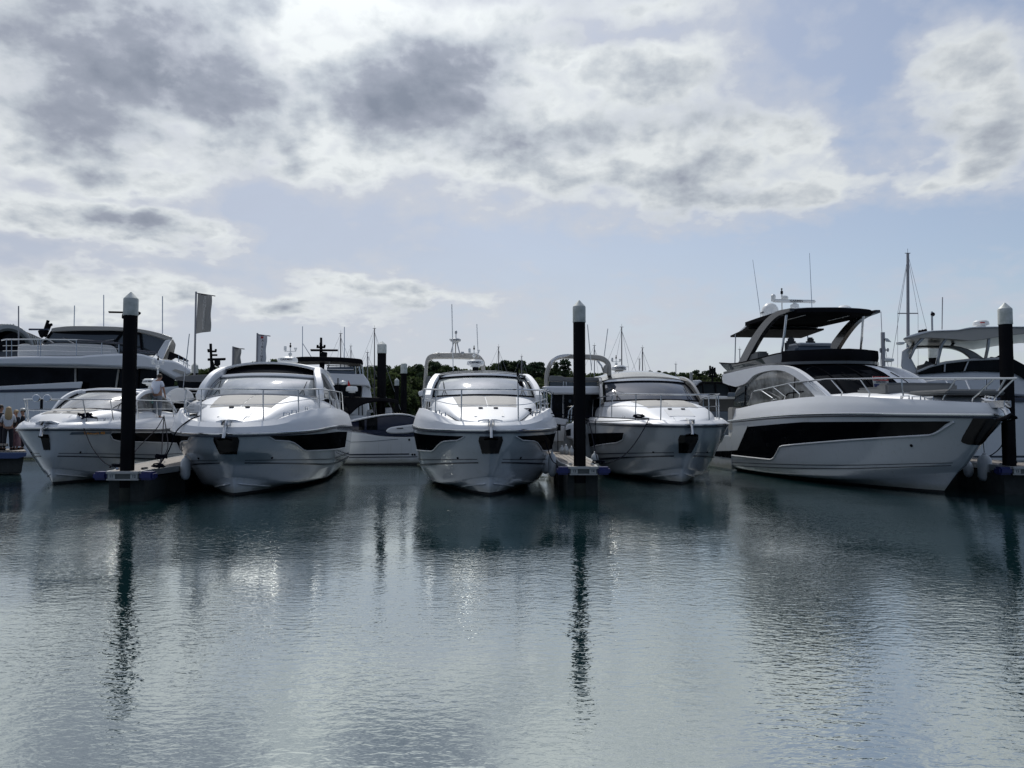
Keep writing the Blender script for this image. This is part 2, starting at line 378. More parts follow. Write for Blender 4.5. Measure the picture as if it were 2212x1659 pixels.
    def solid(s, th):
        "give an open sheet thickness th along its normals (inwards)"
        me = bpy.data.meshes.new('t'); me.from_pydata(s.v, [], s.f); bm = bmesh.new(); bm.from_mesh(me)
        bmesh.ops.remove_doubles(bm, verts=bm.verts, dist=1e-5)
        bmesh.ops.recalc_face_normals(bm, faces=bm.faces)
        bmesh.ops.solidify(bm, geom=bm.faces[:], thickness=th)
        bm.verts.index_update()
        s.v = [tuple(q.co) for q in bm.verts]; s.f = [tuple(w.index for w in f.verts) for f in bm.faces]
        bm.free(); bpy.data.meshes.remove(me); return s
    def build(s, name, m, parent=None, ang=35, recalc=True, loc=None, rz=None):
        me = bpy.data.meshes.new(name); me.from_pydata(s.v, [], s.f)
        bm = bmesh.new(); bm.from_mesh(me)
        bmesh.ops.remove_doubles(bm, verts=bm.verts, dist=2e-5)
        if recalc: bmesh.ops.recalc_face_normals(bm, faces=bm.faces)
        a = R(ang)
        for e in bm.edges:
            if len(e.link_faces) == 2 and e.calc_face_angle(0) > a: e.smooth = False
        for f in bm.faces: f.smooth = True
        bm.to_mesh(me); bm.free()
        for mm in (m if isinstance(m, list) else [m]): me.materials.append(M[mm] if isinstance(mm, str) else mm)
        ob = bpy.data.objects.new(name, me); col.objects.link(ob)
        if parent: ob.parent = parent
        if loc is not None: ob.location = loc
        if rz is not None: ob.rotation_euler = (0, 0, rz)
        return ob
def tag(o, label=None, cat=None, group=None, kind=None):
    if label: o['label'] = label
    if cat: o['category'] = cat
    if group: o['group'] = group
    if kind: o['kind'] = kind
    return o
def empty(name, loc, rz=0.0, label=None, cat=None, group=None):
    o = bpy.data.objects.new(name, None); col.objects.link(o); o.location = loc; o.rotation_euler = (0, 0, rz)
    o.empty_display_size = .3
    return tag(o, label, cat, group)
def copy_tree(o, parent=None):
    c = o.copy(); col.objects.link(c)
    if parent: c.parent = parent
    for ch in [x for x in bpy.data.objects if x.parent == o]: copy_tree(ch, c)
    return c
def text(name, s, size, m, parent, loc, rot, ext=.004, sx=1.0, align='CENTER'):
    cu = bpy.data.curves.new(name, 'FONT'); cu.body = s; cu.size = size; cu.extrude = ext; cu.align_x = align; cu.align_y = 'CENTER'
    cu.resolution_u = 3; cu.offset = size * .012
    t = bpy.data.objects.new('tmp', cu); col.objects.link(t)
    dg = bpy.context.evaluated_depsgraph_get(); me = bpy.data.meshes.new_from_object(t.evaluated_get(dg))
    bpy.data.objects.remove(t)
    me.name = name; me.materials.clear(); me.materials.append(M[m] if isinstance(m, str) else m)
    o = bpy.data.objects.new(name, me); col.objects.link(o); o.parent = parent
    o.location = loc; o.rotation_euler = rot; o.scale = (sx, 1, 1)
    return o

# ------------------------------------------------------------------ water
def water_material():
    m = bpy.data.materials.new('harbour_water'); m.use_nodes = True; nt = m.node_tree; n = nt.nodes; l = nt.links
    b = n['Principled BSDF']
    b.inputs['Base Color'].default_value = (.006, .027, .031, 1); b.inputs['Roughness'].default_value = .04
    b.inputs['IOR'].default_value = 3.0; b.inputs['Specular IOR Level'].default_value = .5
    t = n.new('ShaderNodeTexCoord')
    def noise(scale, detail, sx=1.0, sy=1.0, rough=.5, rot=0.0, dist=0.0):
        mp = n.new('ShaderNodeMapping'); mp.inputs['Scale'].default_value = (sx, sy, 1); mp.inputs['Rotation'].default_value = (0, 0, rot)
        l.new(t.outputs['Object'], mp.inputs[0])
        z = n.new('ShaderNodeTexNoise'); z.inputs['Scale'].default_value = scale; z.inputs['Detail'].default_value = detail
        z.inputs['Roughness'].default_value = rough; z.inputs['Distortion'].default_value = dist; l.new(mp.outputs[0], z.inputs[0]); return z.outputs[0]
    def mth(op, a, b_=None, c=None):
        q = n.new('ShaderNodeMath'); q.operation = op
        for i, x in enumerate((a, b_, c)):
            if x is None: continue
            if isinstance(x, (int, float)): q.inputs[i].default_value = x
            else: l.new(x, q.inputs[i])
        return q.outputs[0]
    def ramp(f, pts):
        r = n.new('ShaderNodeValToRGB'); cr = r.color_ramp
        while len(cr.elements) < len(pts): cr.elements.new(.5)
        for e, (p, c) in zip(cr.elements, pts): e.position = p; e.color = (c, c, c, 1)
        l.new(f, r.inputs[0]); return r.outputs[0]
    ripple = noise(11.5, 2.0, .70, 1.25, .45, .25, .4)
    fine = noise(34, 1.5, .7, 1.2, .5, -.2, .3)
    chop = noise(4.2, 2, .75, 1.25, .5, -.25, .4)
    swell = noise(.45, 1, 1, 1, .4, .5)
    patch = ramp(noise(.13, 2, .8, 1.3, .5, .2), [(.38, .30), (.58, 1.15)])
    h = mth('MULTIPLY', mth('MULTIPLY_ADD', fine, .22, ripple), mth('MULTIPLY', patch, .0100))
    h = mth('MULTIPLY_ADD', mth('MULTIPLY', chop, patch), .0085, h)
    h = mth('MULTIPLY_ADD', swell, .034, h)
    bp = n.new('ShaderNodeBump'); bp.inputs['Strength'].default_value = 1.0; bp.inputs['Distance'].default_value = .55
    l.new(h, bp.inputs['Height']); l.new(bp.outputs[0], b.inputs['Normal'])
    g = n.new('ShaderNodeBsdfAnisotropic'); g.inputs['Roughness'].default_value = .03; g.inputs[0].default_value = (.94, 1, .95, 1); l.new(bp.outputs[0], g.inputs['Normal'])
    mx = n.new('ShaderNodeMixShader'); mx.inputs[0].default_value = .42; l.new(b.outputs[0], mx.inputs[1]); l.new(g.outputs[0], mx.inputs[2]); l.new(mx.outputs[0], n['Material Output'].inputs[0])
    return m
w = MB(); w.poly([(-3000, -500, 0), (3000, -500, 0), (3000, 5000, 0), (-3000, 5000, 0)])
wat = w.build('water', water_material()); tag(wat, kind='structure')

# ------------------------------------------------------------------ piles and finger pontoons
PILE_TOP = 5.40
def pile(x, y, r, label, top=PILE_TOP, cap='cone', group='guide piles of the marina'):
    t = empty('mooring_pile', (x, y, 0), 0, label, 'pile', group)
    MB().lathe([(r, -3), (r, .55), (r, .6), (r, top - .42)], n=36).build('shaft', 'pile', t)
    MB().lathe([(r * 1.004, -.4), (r * 1.03, .1), (r * 1.01, .34)], n=36).build('waterline_growth', 'weed', t)
    rc = r * 1.075; c = MB()
    if cap == 'cone': c.lathe([(rc, top - .62), (rc * 1.02, top - .60), (rc, top - .56), (rc, top - .20), (rc * .96, top - .17), (.02, top), (0, top)], n=36)
    else: c.lathe([(rc, top - .62), (rc, top - .14), (rc * .93, top - .06), (rc * .6, top - .01), (0, top)], n=36)
    c.build('cap', 'cap', t, ang=25)
    return t
pile(-9.92, 19.9, .170, 'tall black pile with grey pointed cap in front of the leftmost cruiser')
pile(1.87, 21.3, .168, 'tall black pile with grey pointed cap standing alone between the third and fourth cruisers')
pile(14.02, 21.75, .172, 'tall black pile with pale pointed cap at the right edge beyond the flybridge bow')
pile(-6.62, 39.0, .222, 'black pile with square-shouldered grey cap rising behind the small white day cruiser', top=6.05)
pile(-6.38, 45.3, .178, 'black pile with flat rounded grey cap against the dark trees behind the day cruiser', cap='flat', top=5.40)
pile(-9.3, 62.0, .168, 'slim distant black pile with small pointed cap, shortest of the three behind the day cruiser')
pile(-18.6, 45.0, .178, 'distant pile with pale green-grey cap at the foot of the tall banner pole')
pile(18.6, 33.8, .215, 'black pile with white pointed cap seen through the arch of the hardtop yacht')

# ------------------------------------------------------------------ hull toolkit (local axes: x forward, y to port, z up; x=0 at the stem on the waterline)
class Hull:
    EXP = 1.8
    def __init__(s, L, rows):
        s.L = L; s.rows = rows
    def row(s, i, t):
        r = s.rows[i]; xi = (s.L + r['xo']) * t ** s.EXP
        u = min(xi / r['l'], 1.0)
        y = r['B'] * max(1 - (1 - u) ** r.get('p', 2.0), 0) ** (1 / r.get('q', 1.6))
        y *= 1 - r.get('tap', .06) * (xi / s.L) ** 3
        return Vector((r['xo'] - xi, y, psm(r['z'], xi)))
    def S(s, a, r):
        i = min(int(r), len(s.rows) - 2); f = r - i
        p = s.row(i, abs(a)).lerp(s.row(i + 1, abs(a)), f)
        if a < 0: p.y = -p.y
        return p
    def xo(s, r):
        i = min(int(r), len(s.rows) - 2); return lerp(s.rows[i]['xo'], s.rows[i + 1]['xo'], r - i)
    def axr(s, x, r, side):
        xo = s.xo(r); return side * max((xo - x) / (s.L + xo), 0) ** (1 / s.EXP)
    def rz(s, x, z, side, r0=0, r1=None):
        "row parameter at which the side has height z at x"
        r1 = len(s.rows) - 1 if r1 is None else r1; lo, hi = r0, r1
        for _ in range(26):
            m = (lo + hi) / 2
            if s.S(s.axr(x, m, side), m).z < z: lo = m
            else: hi = m
        return (lo + hi) / 2
    def normal(s, a, r):
        e = 2e-3; a2 = a + (e if a >= 0 else -e)
        du = (s.S(a2, r) - s.S(a, r)) * (1 if a >= 0 else -1); dv = s.S(a, r + e) - s.S(a, r - e if r > e else 0)
        n = du.cross(dv)
        if n.length < 1e-12: n = Vector((1, 0, 0))
        n.normalize()
        if n.y * (1 if a >= 0 else -1) < -1e-4 or (abs(n.y) <= 1e-4 and n.x < 0): n = -n
        return n
    def at(s, x, z, side, off=0.0, r1=None):
        r = s.rz(x, z, side, 0, r1); a = s.axr(x, r, side)
        return s.S(a, r) + s.normal(a, r) * off
    def skin(s, mb, r0, r1, sub=2, n=64, a0=-1, a1=1):
        rows = []
        steps = []
        r = r0
        while r < r1 - 1e-6:
            for k in range(sub): steps.append(r + k / sub)
            r += 1
        steps.append(r1)
        for rr in steps: rows.append([s.S(a0 + (a1 - a0) * j / n, rr) for j in range(n + 1)])
        return mb.quad_grid(rows)
    def patch(s, mb, side, top, bot, x0, x1, n=30, m=4, off=.012, th=0.0):
        "panel lying on the side between two (x,z) profiles; x0 aft .. x1 forward"
        tp = sorted(top); bt = sorted(bot); rows = []
        for k in range(m + 1):
            row = []
            for j in range(n + 1):
                x = lerp(x0, x1, j / n); z = lerp(plin(bt, x), plin(tp, x), k / m)
                row.append(s.at(x, z, side, off))
            rows.append(row)
        mb.quad_grid(rows)
        return mb
    def line(s, side, pts, off=.01, n=40):
        "polyline on the side through (x,z) points"
        pts = sorted(pts); x0, x1 = pts[0][0], pts[-1][0]
        return [s.at(lerp(x0, x1, j / n), plin(pts, lerp(x0, x1, j / n)), side, off) for j in range(n + 1)]
def band(mb, line, w):
    "flat ribbon of height w hanging below a line"
    mb.quad_grid([line, [Vector((p.x, p.y, p.z - w)) for p in line]]); return mb

def loft(mb, st, n=24, a0=0.0, a1=pi, xs=None, sub=5, off=0.0):
    """st: stations (x, half_width, z_top, z_base, power). Super-elliptic shell from station to station"""
    st = sorted(st)
    def g(k, x): return psm([(q[0], q[k]) for q in st], x)
    if xs is None:
        xs = []
        for i in range(len(st) - 1):
            xs += [lerp(st[i][0], st[i + 1][0], j / sub) for j in range(sub)]
        xs.append(st[-1][0])
    rows = []
    for x in xs:
        w, zt, zb, pw = g(1, x), g(2, x), g(3, x), g(4, x); row = []
        for j in range(n + 1):
            t = a0 + (a1 - a0) * j / n; c, s_ = cos(t), sin(t)
            row.append(Vector((x, (w + off) * math.copysign(abs(c) ** (2 / pw), c), zb + (zt - zb + off) * max(s_, 0) ** (2 / pw))))
        rows.append(row)
    mb.quad_grid(rows)
    return rows
def arc_pts(xc, sag, w, z, n=16, crown=0.0, pw=2.2):
    "plan arc across the boat: centre at xc, ends set back by sag"
    return [Vector((xc - sag * abs(k) ** pw, k * w, z - crown * k * k)) for k in [-1 + 2 * i / n for i in range(n + 1)]]

# ------------------------------------------------------------------ fittings
def cleat(parent, p, rz=0.0, sc=1.0):
    m = MB(); w = .15 * sc
    m.tube([(-w, 0, .07*sc), (-w*.6, 0, .085*sc), (w*.6, 0, .085*sc), (w, 0, .07*sc)], .017*sc, 6)
    for k in (-1, 1): m.tube([(k*.07*sc, 0, -.02), (k*.07*sc, 0, .085*sc)], .015*sc, 6)
    o = m.build('cleat', 'steel', parent); o.location = p; o.rotation_euler = (0, 0, rz); return o
def ring_cleat(parent, p, rz=0.0):
    m = MB(); m.tube([(-.13, 0, 0), (-.13, 0, .09), (.13, 0, .09), (.13, 0, 0)], .02, 6)
    o = m.build('fairlead', 'steel', parent); o.location = p; o.rotation_euler = (0, 0, rz); return o
def radar_dome(parent, p, r=.32, h=.24, label='GARMIN', face=0.0, m='dome', name='radar'):
    o = MB().lathe([(r*.55, -.06), (r*.6, 0), (r*.97, .02), (r, h*.3), (r*.93, h*.72), (r*.72, h*.95), (0, h)], n=32).build(name, m, parent)
    o.location = p
    if label:
        text('lettering', label, .105, 'text', o, (r*.985*sin(face), -r*.985*cos(face), h*.42), (R(90), 0, face), sx=1.15)
    return o
def open_radar(parent, p, w=1.2, rz=0.0, m='dome', label=None, name='scanner_radar'):
    t = MB().lathe([(.14, 0), (.17, .05), (.16, .17), (.07, .22), (.05, .27)], n=20).build(name, m, parent); t.location = p; t.rotation_euler = (0, 0, rz)
    MB().box((0, 0, .31), (w, .10, .13), bev=.04).build('scanner_bar', m, t)
    if label: text('lettering', label, .12, 'text', t, (.05, -.053, .31), (R(90), 0, 0), sx=1.2)
    return t
def whip(parent, p, h, lean=(0, 0), r=.012, m='steel', name='whip_antenna'):
    return MB().tube([p, (p[0] + lean[0]*.5, p[1] + lean[1]*.5, p[2] + h*.5), (p[0] + lean[0], p[1] + lean[1], p[2] + h)], [r*1.3, r, r*.7], 6).build(name, m, parent)
def instruments(parent, p, rz=0.0, sc=1.0):
    "short light mast with cross bar, horn cups and lamp"
    t = MB().tube([(0, 0, 0), (0, 0, .55*sc)], .022*sc, 8).build('light_mast', 'dome', parent); t.location = p; t.rotation_euler = (0, 0, rz)
    MB().tube([(-.26*sc, 0, .30*sc), (.26*sc, 0, .30*sc)], .018*sc, 6).build('cross_bar', 'dome', t)
    a = MB().lathe([(.03*sc, 0), (.035*sc, .05*sc), (.075*sc, .14*sc), (.06*sc, .17*sc), (0, .18*sc)], c=(.24*sc, 0, .30*sc), n=12); a.build('antenna_cup', 'dome', t)
    MB().lathe([(.05*sc, 0), (.065*sc, .02*sc), (.065*sc, .2*sc), (.04*sc, .23*sc), (0, .24*sc)], c=(-.24*sc, 0, .32*sc), n=12).build('satellite_puck', 'dome', t)
    MB().lathe([(.03*sc, 0), (.045*sc, .03*sc), (.045*sc, .10*sc), (.02*sc, .12*sc), (.02*sc, .17*sc), (.04*sc, .19*sc), (0, .23*sc)], c=(0, 0, .48*sc), n=12).build('navigation_light', 'black', t)
    MB().ball((0, -.03*sc, .16*sc), (.09*sc, .11*sc, .09*sc), 12, 8).build('searchlight', 'dome', t)
    return t
def fender(x, y, ztop, label, group, r=.15, h=.62, lean=(0, 0), m='fender', tie=None):
    "hangs from a line; origin at its lower end"
    t = empty('fender', (x, y, ztop - h), 0, label, 'fender', group)
    MB().lathe([(0, 0), (r*.35, .01), (r*.75, .05), (r, .14), (r*1.02, h*.5), (r, h - .16), (r*.75, h - .07), (r*.35, h - .02), (r*.28, h + .03), (0, h + .05)], n=20).build('bladder', m, t)
    if tie: MB().tube([(0, 0, h + .02), (tie[0] - x, tie[1] - y, tie[2] - ztop + h)], .011, 5).build('lanyard', 'rope', t)
    return t
def sag_line(a, b, sag, n=22):
    a, b = Vector(a), Vector(b)
    return [a.lerp(b, i / n) - Vector((0, 0, sag * 4 * (i / n) * (1 - i / n))) for i in range(n + 1)]
def rope(pts_list, label, r=.016, group='mooring lines', name='mooring_line', coils=()):
    m = MB()
    for pts in pts_list: m.tube(pts, r, 6)
    for c, k in coils:
        rnd = random.Random(int(c[0] * 100))
        for j in range(k):
            rr = .07 + .05 * rnd.random(); a0 = rnd.random() * 6
            ty, tx = rnd.uniform(-.5, .5), rnd.uniform(-.5, .5)
            m.tube([(c[0] + rr*1.5*cos(a0 + q*pi/5), c[1] + rr*sin(a0 + q*pi/5), c[2] + .02*j + .04*ty*cos(q) + .03*tx*sin(q)) for q in range(11)], r*.95, 6)
    return tag(m.build(name, 'rope'), label, 'mooring line', group)

# ------------------------------------------------------------------ generic sports cruiser, seen from ahead
BUL = [(0, 2.0), (.6, 2.07), (1.3, 2.24), (2.4, 2.39), (4.2, 2.45), (8, 2.46), (14, 2.3)]
def sport_hull(p):
    s = p.get('beam', 1.0); f = p.get('free', 1.0); ov = p.get('over', .9)
    rb = p.get('rub', [(0, 1.78), (2, 1.80), (4, 1.86), (8, 1.84), (14, 1.72)])
    bw = p.get('bul', BUL)
    tb = p.get('tumble', .16)
    def zz(k, d=0): return [(x, z * k + d) for x, z in rb]
    q = p.get('blunt', 2.0)
    rows = [
        dict(xo=-.25, B=.05, l=8, z=[(0, -.35), (3, -.5), (14, -.6)]),
        dict(xo=.0, B=1.76*s, l=6.6, p=1.8, q=1.25, z=[(0, .075), (14, .06)]),
        dict(xo=.09, B=1.93*s, l=6.0, p=1.9, q=1.42, z=[(0, .50*f), (.5, .40*f), (1.4, .22), (2.6, .12), (14, .10)]),
        dict(xo=.13, B=1.97*s, l=5.9, p=1.9, q=1.45, z=[(0, .55*f), (.5, .46*f), (1.4, .28), (2.6, .17), (14, .14)]),
        dict(xo=.36, B=2.15*s, l=5.6, p=2.0, q=1.60, z=[(0, .90*f), (2, .74*f), (4.5, .56*f), (14, .36)]),
        dict(xo=.64*ov/.9, B=2.27*s, l=5.4, p=2.0, q=lerp(1.6, q, .55), z=zz(.72)),
        dict(xo=ov, B=2.34*s, l=5.2, p=2.1, q=q, z=rb),
        dict(xo=ov - .02, B=2.33*s, l=5.2, p=2.1, q=q, z=[(x, z + .05) for x, z in rb]),
        dict(xo=ov - .10, B=2.24*s, l=5.1, p=2.1, q=q + .05, z=[(x, lerp(plin(rb, x), z, .62)) for x, z in bw]),
        dict(xo=ov - .10 - tb, B=2.14*s, l=5.1, p=2.1, q=q + .05, z=bw),
        dict(xo=ov - .18 - tb, B=2.06*s, l=5.0, p=2.1, q=q + .05, z=[(x, z - .004) for x, z in bw]),
        dict(xo=ov - .22 - tb, B=2.02*s, l=5.0, p=2.1, q=q + .05, z=[(x, z - .09) for x, z in bw]),
    ]
    return Hull(p.get('L', 13.0), rows)
R_CH, R_KN, R_RUB, R_TOP = 3, 4, 6, 9

def cruiser(p, name, loc, head, label, cat='motor boat', group='cruisers moored bow-out along the finger pontoons'):
    t = empty(name, (loc[0], loc[1], 0), R(-90) + R(head), label, cat, group)
    H = sport_hull(p); t_h = H
    m = MB(); H.skin(m, 1, R_RUB, 4, 72)
    # transom
    m.poly([H.S(-1, r) for r in (1, 2, 3, 4, 5, 6)] + [H.S(1, r) for r in (6, 5, 4, 3, 2, 1)])
    hull = m.build('hull', 'gel_low', t, ang=28)
    m = MB(); H.skin(m, 0, 1, 1, 72); m.build('antifouling', 'anti', t)
    m = MB(); H.skin(m, R_RUB, 11, 3, 72); m.build('bulwark', 'gel', t, ang=24)
    # rub rail: steel strip over a dark groove
    m = MB(); m.tube([H.S(a / 60, R_RUB + .5) + H.normal(a / 60, R_RUB - .2) * .010 for a in range(-60, 61)], .026, 6); m.build('rub_rail', p.get('rail_m', 'steel'), t)
    m = MB()
    for side in (1, -1):
        ln = [H.S(side * a / 60, R_RUB - .035) + H.normal(side * a / 60, R_RUB - .1) * .008 for a in range(0, 61)]
        m.quad_grid([ln, [q - Vector((0, 0, .045)) + Vector((0, 0, 0)) for q in ln]])
    m.build('rub_rail_groove', 'stripe', t)
    # twin boot stripes following the lower knuckle
    for side in (1, -1):
        m = MB()
        for dz, w in ((0, .035), (.085, .018)):
            a0 = p.get('stripe0', .075)
            ln = []
            for k in range(41):
                a = side * lerp(a0, .96, k / 40); r_ = R_KN + .10 + dz / .4
                ln.append((H.S(a, r_) + H.normal(a, r_) * .008, H.S(a, r_ - w / .40) + H.normal(a, r_ - w / .4) * .008))
            m.quad_grid([[q[0] for q in ln], [q[1] for q in ln]])
        m.build('boot_stripe', 'stripe', t)
    # spray rails on the forefoot
    for side in (1, -1):
        for f0, f1, a1 in ((.60, .45, .26),):
            m = MB(); pts = []
            for k in range(15):
                u = k / 14; a = side * lerp(.05, a1, u); r_ = 1 + lerp(f0, f1, u)
                pts.append(H.S(a, r_) + H.normal(a, r_) * .012)
            m.tube(pts, [.004] + [.022] * 13 + [.004], 5); m.build('spray_rail', 'gel_low', t)
    # hull windows
    for w in p['windows']:
        for side in (1, -1):
            m = MB(); H.patch(m, side, w['top'], w['bot'], w['x0'], w['x1'], n=36, off=.010)
            wo = m.build('hull_window', 'glass', t)
            edge = H.line(side, [(x, z) for x, z in w['bot']], .012, 40)
            ed = MB().tube(edge, .018, 5); ed.build('window_lip', 'gel', wo)
    # bow plate behind the anchor: dark shield wrapped round the stem
    bp = p.get('bow_plate', ((.22, .33), (1.17, 1.64), .10))
    m = MB(); rows = []
    (wt_lo, wt_hi), (zl, zh), _ = bp
    for k in range(9):
        z = lerp(zl, zh, k / 8); hw = plin([(0, wt_lo), (.78, wt_hi), (1, wt_hi * .90)], k / 8); row = []
        for j in range(-7, 8):
            yy = hw * j / 7; lo_, hi_ = 0, .5; sd = 1 if yy >= 0 else -1
            for _ in range(24):
                a = (lo_ + hi_) / 2; lo2, hi2 = 1, 6
                for _ in range(16):
                    r_ = (lo2 + hi2) / 2
                    if H.S(a, r_).z < z: lo2 = r_
                    else: hi2 = r_
                if H.S(a, r_).y < abs(yy): lo_ = a
                else: hi_ = a
            q = H.S(sd * a, r_); row.append(q + Vector((.012 + .0, 0, 0)) + H.normal(sd * max(a, .02), r_) * .012)
        rows.append(row)
    m.quad_grid(rows); m.build('bow_plate', 'blackgloss', t)
    # anchor on its roller
    bx, bz = p.get('over', .9) - .05, plin(p.get('bul', [(0, 2.02)]), 0)
    anc = MB().tube([(bx - .55, 0, bz + .06), (bx - .05, 0, bz + .02), (bx + .16, 0, bz - .18), (bx + .22, 0, bz - .42)], [.03, .035, .04, .05], 8).build('anchor', 'steel', t)
    fl = MB(); ay = p.get('anchor_w', .20)
    fl.prism([(bx + .24, 0, bz - .36), (bx + .14, ay, bz - .42), (bx - .02, ay * .8, bz - .46), (bx - .06, 0, bz - .44), (bx - .02, -ay * .8, bz - .46), (bx + .14, -ay, bz - .42)], (.01, 0, -.03))
    fl.build('fluke', p.get('anchor_m', 'black'), anc)
    ro = MB(); 
    for k in (-1, 1): ro.box((bx - .06, k * .075, bz - .02), (.50, .02, .13), bev=.008)
    ro.build('anchor_roller', 'steel', t)
    # deck
    m = MB(); rows = []
    for k in range(0, 41):
        l_ = H.S(-max(k / 40, .001), 11); r_ = H.S(max(k / 40, .001), 11)
        rows.append([l_.lerp(r_, j / 6) for j in range(7)])
    m.quad_grid(rows); m.build('deck', 'nonskid', t)
    # coachroof
    cz = p.get('coach', [(.35, .30, 2.04), (-.3, .78, 2.16), (-1.5, 1.20, 2.40), (-3.0, 1.45, 2.64), (-4.5, 1.66, 2.84), (-6, 1.80, 2.92), (-9, 1.86, 2.90), (-12, 1.86, 2.5)])
    zb = lambda x: psm(sorted([(-d, z) for d, z in p.get('bul', BUL)]), x - .8) - .11
    st = [(x, w, z, zb(x), 3.2) for x, w, z in cz]
    m = MB(); loft(m, st, 28); 
    st_s = sorted(st); f = st_s[-1]
    fr = []
    for j in range(29):
        tt = pi * j / 28; c, s_ = cos(tt), sin(tt); fr.append(Vector((f[0], f[1] * math.copysign(abs(c) ** (2/3.2), c), f[3] + (f[2] - f[3]) * abs(s_) ** (2/3.2))))
    m.poly(fr); m.build('coachroof', 'gel', t, ang=30)
    ctop = lambda x, y: (lambda w, z, b: b + (z - b) * max(1 - abs(y / w) ** 3.2, 0) ** (1/3.2))(psm(sorted([(q[0], q[1]) for q in st]), x), psm(sorted([(q[0], q[2]) for q in st]), x), zb(x))
    # sunpad, two cushions
    sp = p.get('pad', (-2.4, -4.45, .78))
    for k in (-1, 1):
        m = MB(); rows = []
        for i in range(11):
            x = lerp(sp[0], sp[1], i / 10); row = []
            for j in range(7):
                y = k * lerp(.012, sp[2] + .18 * i / 10, j / 6); row.append(Vector((x, y, ctop(x, y) + .05 + (-.035 if i in (0, 10) or j in (0, 6) else 0) - (.012 if i % 3 == 0 else 0))))
            rows.append(row)
        m.quad_grid(rows); m.solid(.05); m.build('sunpad', p.get('pad_m', 'cushion'), t, ang=60)
    # foredeck hatch and anchor locker lid
    hx = p.get('hatch', -1.65)
    m = MB(); rows = [[Vector((x, y, ctop(x, y) + .02)) for y in (-.42, -.2, 0, .2, .42)] for x in (hx - .42, hx, hx + .38)]
    m.quad_grid(rows); m.solid(.03); ho = m.build('foredeck_hatch', 'nonskid', t, ang=50)
    for y in (-.22, .22):
        MB().box((hx - .40, y, ctop(hx - .4, y) + .035), (.10, .13, .035), bev=.01).build('hinge', 'black', ho)
    m = MB(); rows = [[Vector((x, y, ctop(x, y) + .035)) for y in (-.34, -.17, 0, .17, .34)] for x in (p.get('locker', (-.12,-.95))[1], sum(p.get('locker', (-.12,-.95)))/2, p.get('locker', (-.12,-.95))[0])]
    m.quad_grid(rows); m.solid(.06); m.build('anchor_locker_lid', 'gel', t, ang=50)
    # windscreen: ruled surface from sill to header
    ws = p['ws']  # xb, sagb, wb, zb, xt, sagt, wt, zt
    xb, sb, wb, z_b, xt, st_, wt_, zt = ws
    sill = arc_pts(xb, sb, wb, z_b, 20, p.get('sill_crown', .04)); head = arc_pts(xt, st_, wt_, zt, 20, .05)
    m = MB(); rows = []
    for k in range(7):
        f_ = k / 6; rows.append([a.lerp(b, f_) + Vector((.10 * sin(pi * f_) * .5, 0, .06 * sin(pi * f_))) for a, b in zip(sill, head)])
    m.quad_grid(rows); win = m.build('windscreen', p.get('ws_m', 'shield'), t, ang=60)
    fr = MB(); nrm = Vector((.02, 0, .012))
    fr.tube([q + nrm for q in head], .035, 6); fr.tube([q + nrm for q in sill], .03, 6)
    for k in (0, 20): fr.tube([rows[i][k] + nrm for i in range(7)], .04, 6)
    fr.build('windscreen_frame', p.get('frame_m', 'black'), win)
    for sy in p.get('wipers', (-1, 1)):
        b0 = sill[10 + 8 * sy] + Vector((.10, 0, .03)); e = rows[4][10 + 9 * sy].lerp(rows[4][10 + 8 * sy], .5) + Vector((.06, 0, .03)); k_ = b0.lerp(e, .35) + Vector((.03, -sy * .06, .02))
        MB().tube([b0, k_, e], .012, 5).tube([k_ + Vector((0, -sy * .10, -.05)), k_, b0 + Vector((0, -sy * .16, .04))], .009, 5).build('wiper', 'black', win)
    # coachroof cowl under the screen joins sill to deck
    m = MB(); m.quad_grid([[Vector((q.x + .02, q.y * 1.0, q.z)) for q in sill], [Vector((q.x - .02, q.y * 1.06, q.z - .55)) for q in sill]]); m.build('screen_plinth', 'gel', t, ang=60)
    # header beam and roof
    rf = p['roof']  # list of (x, halfwidth, z centre, crown) from header aft
    hm = MB(); hb = [q + Vector((.02, 0, .02)) for q in head]
    hm.quad_grid([hb, [q + Vector((-.10, 0, .10)) for q in hb], [q + Vector((-.34, 0, .12)) for q in hb], [q + Vector((-.34, 0, .04)) for q in hb]]); hm.build('header_beam', p.get('header_m', 'gel'), t, ang=30)
    xs = [q[0] for q in rf]
    for key, r0, r1, mm, up in p['roof_parts']:
        m = MB(); rows = []
        for i in range(9):
            x = lerp(r0, r1, i / 8); srt = sorted(rf); w = psm([(q[0], q[1]) for q in srt], x); z = psm([(q[0], q[2]) for q in srt], x) + up; cr = psm([(q[0], q[3]) for q in srt], x)
            rows.append([Vector((x - .35 * abs(j / 10) ** 2 * (1 if i == 0 else 1), w * j / 10, z - cr * abs(j / 10) ** 2.4)) for j in range(-10, 11)])
        m.quad_grid(rows); m.solid(.07); m.build(key, mm, t, ang=40)
    if p.get('gap'):
        m = MB(); rr = sorted(rf); w = rf[0][1]
        m.quad_grid([[q + Vector((-.30, 0, .10)) for q in head], [Vector((rf[0][0] - .50 - .35 * (j / 10) ** 2, w * .97 * j / 10, rf[0][2] - rf[0][3] * abs(j / 10) ** 2.4 - .05)) for j in range(-10, 11)]])
        m.build('sunroof_shade', 'blackgloss', t)  # black sheet painting the shade inside the open roof
    # side arches: beams from the foot of the screen over the side windows to the cockpit
    ar = p['arch']   # (x, z, y) centreline points and (depth, width)
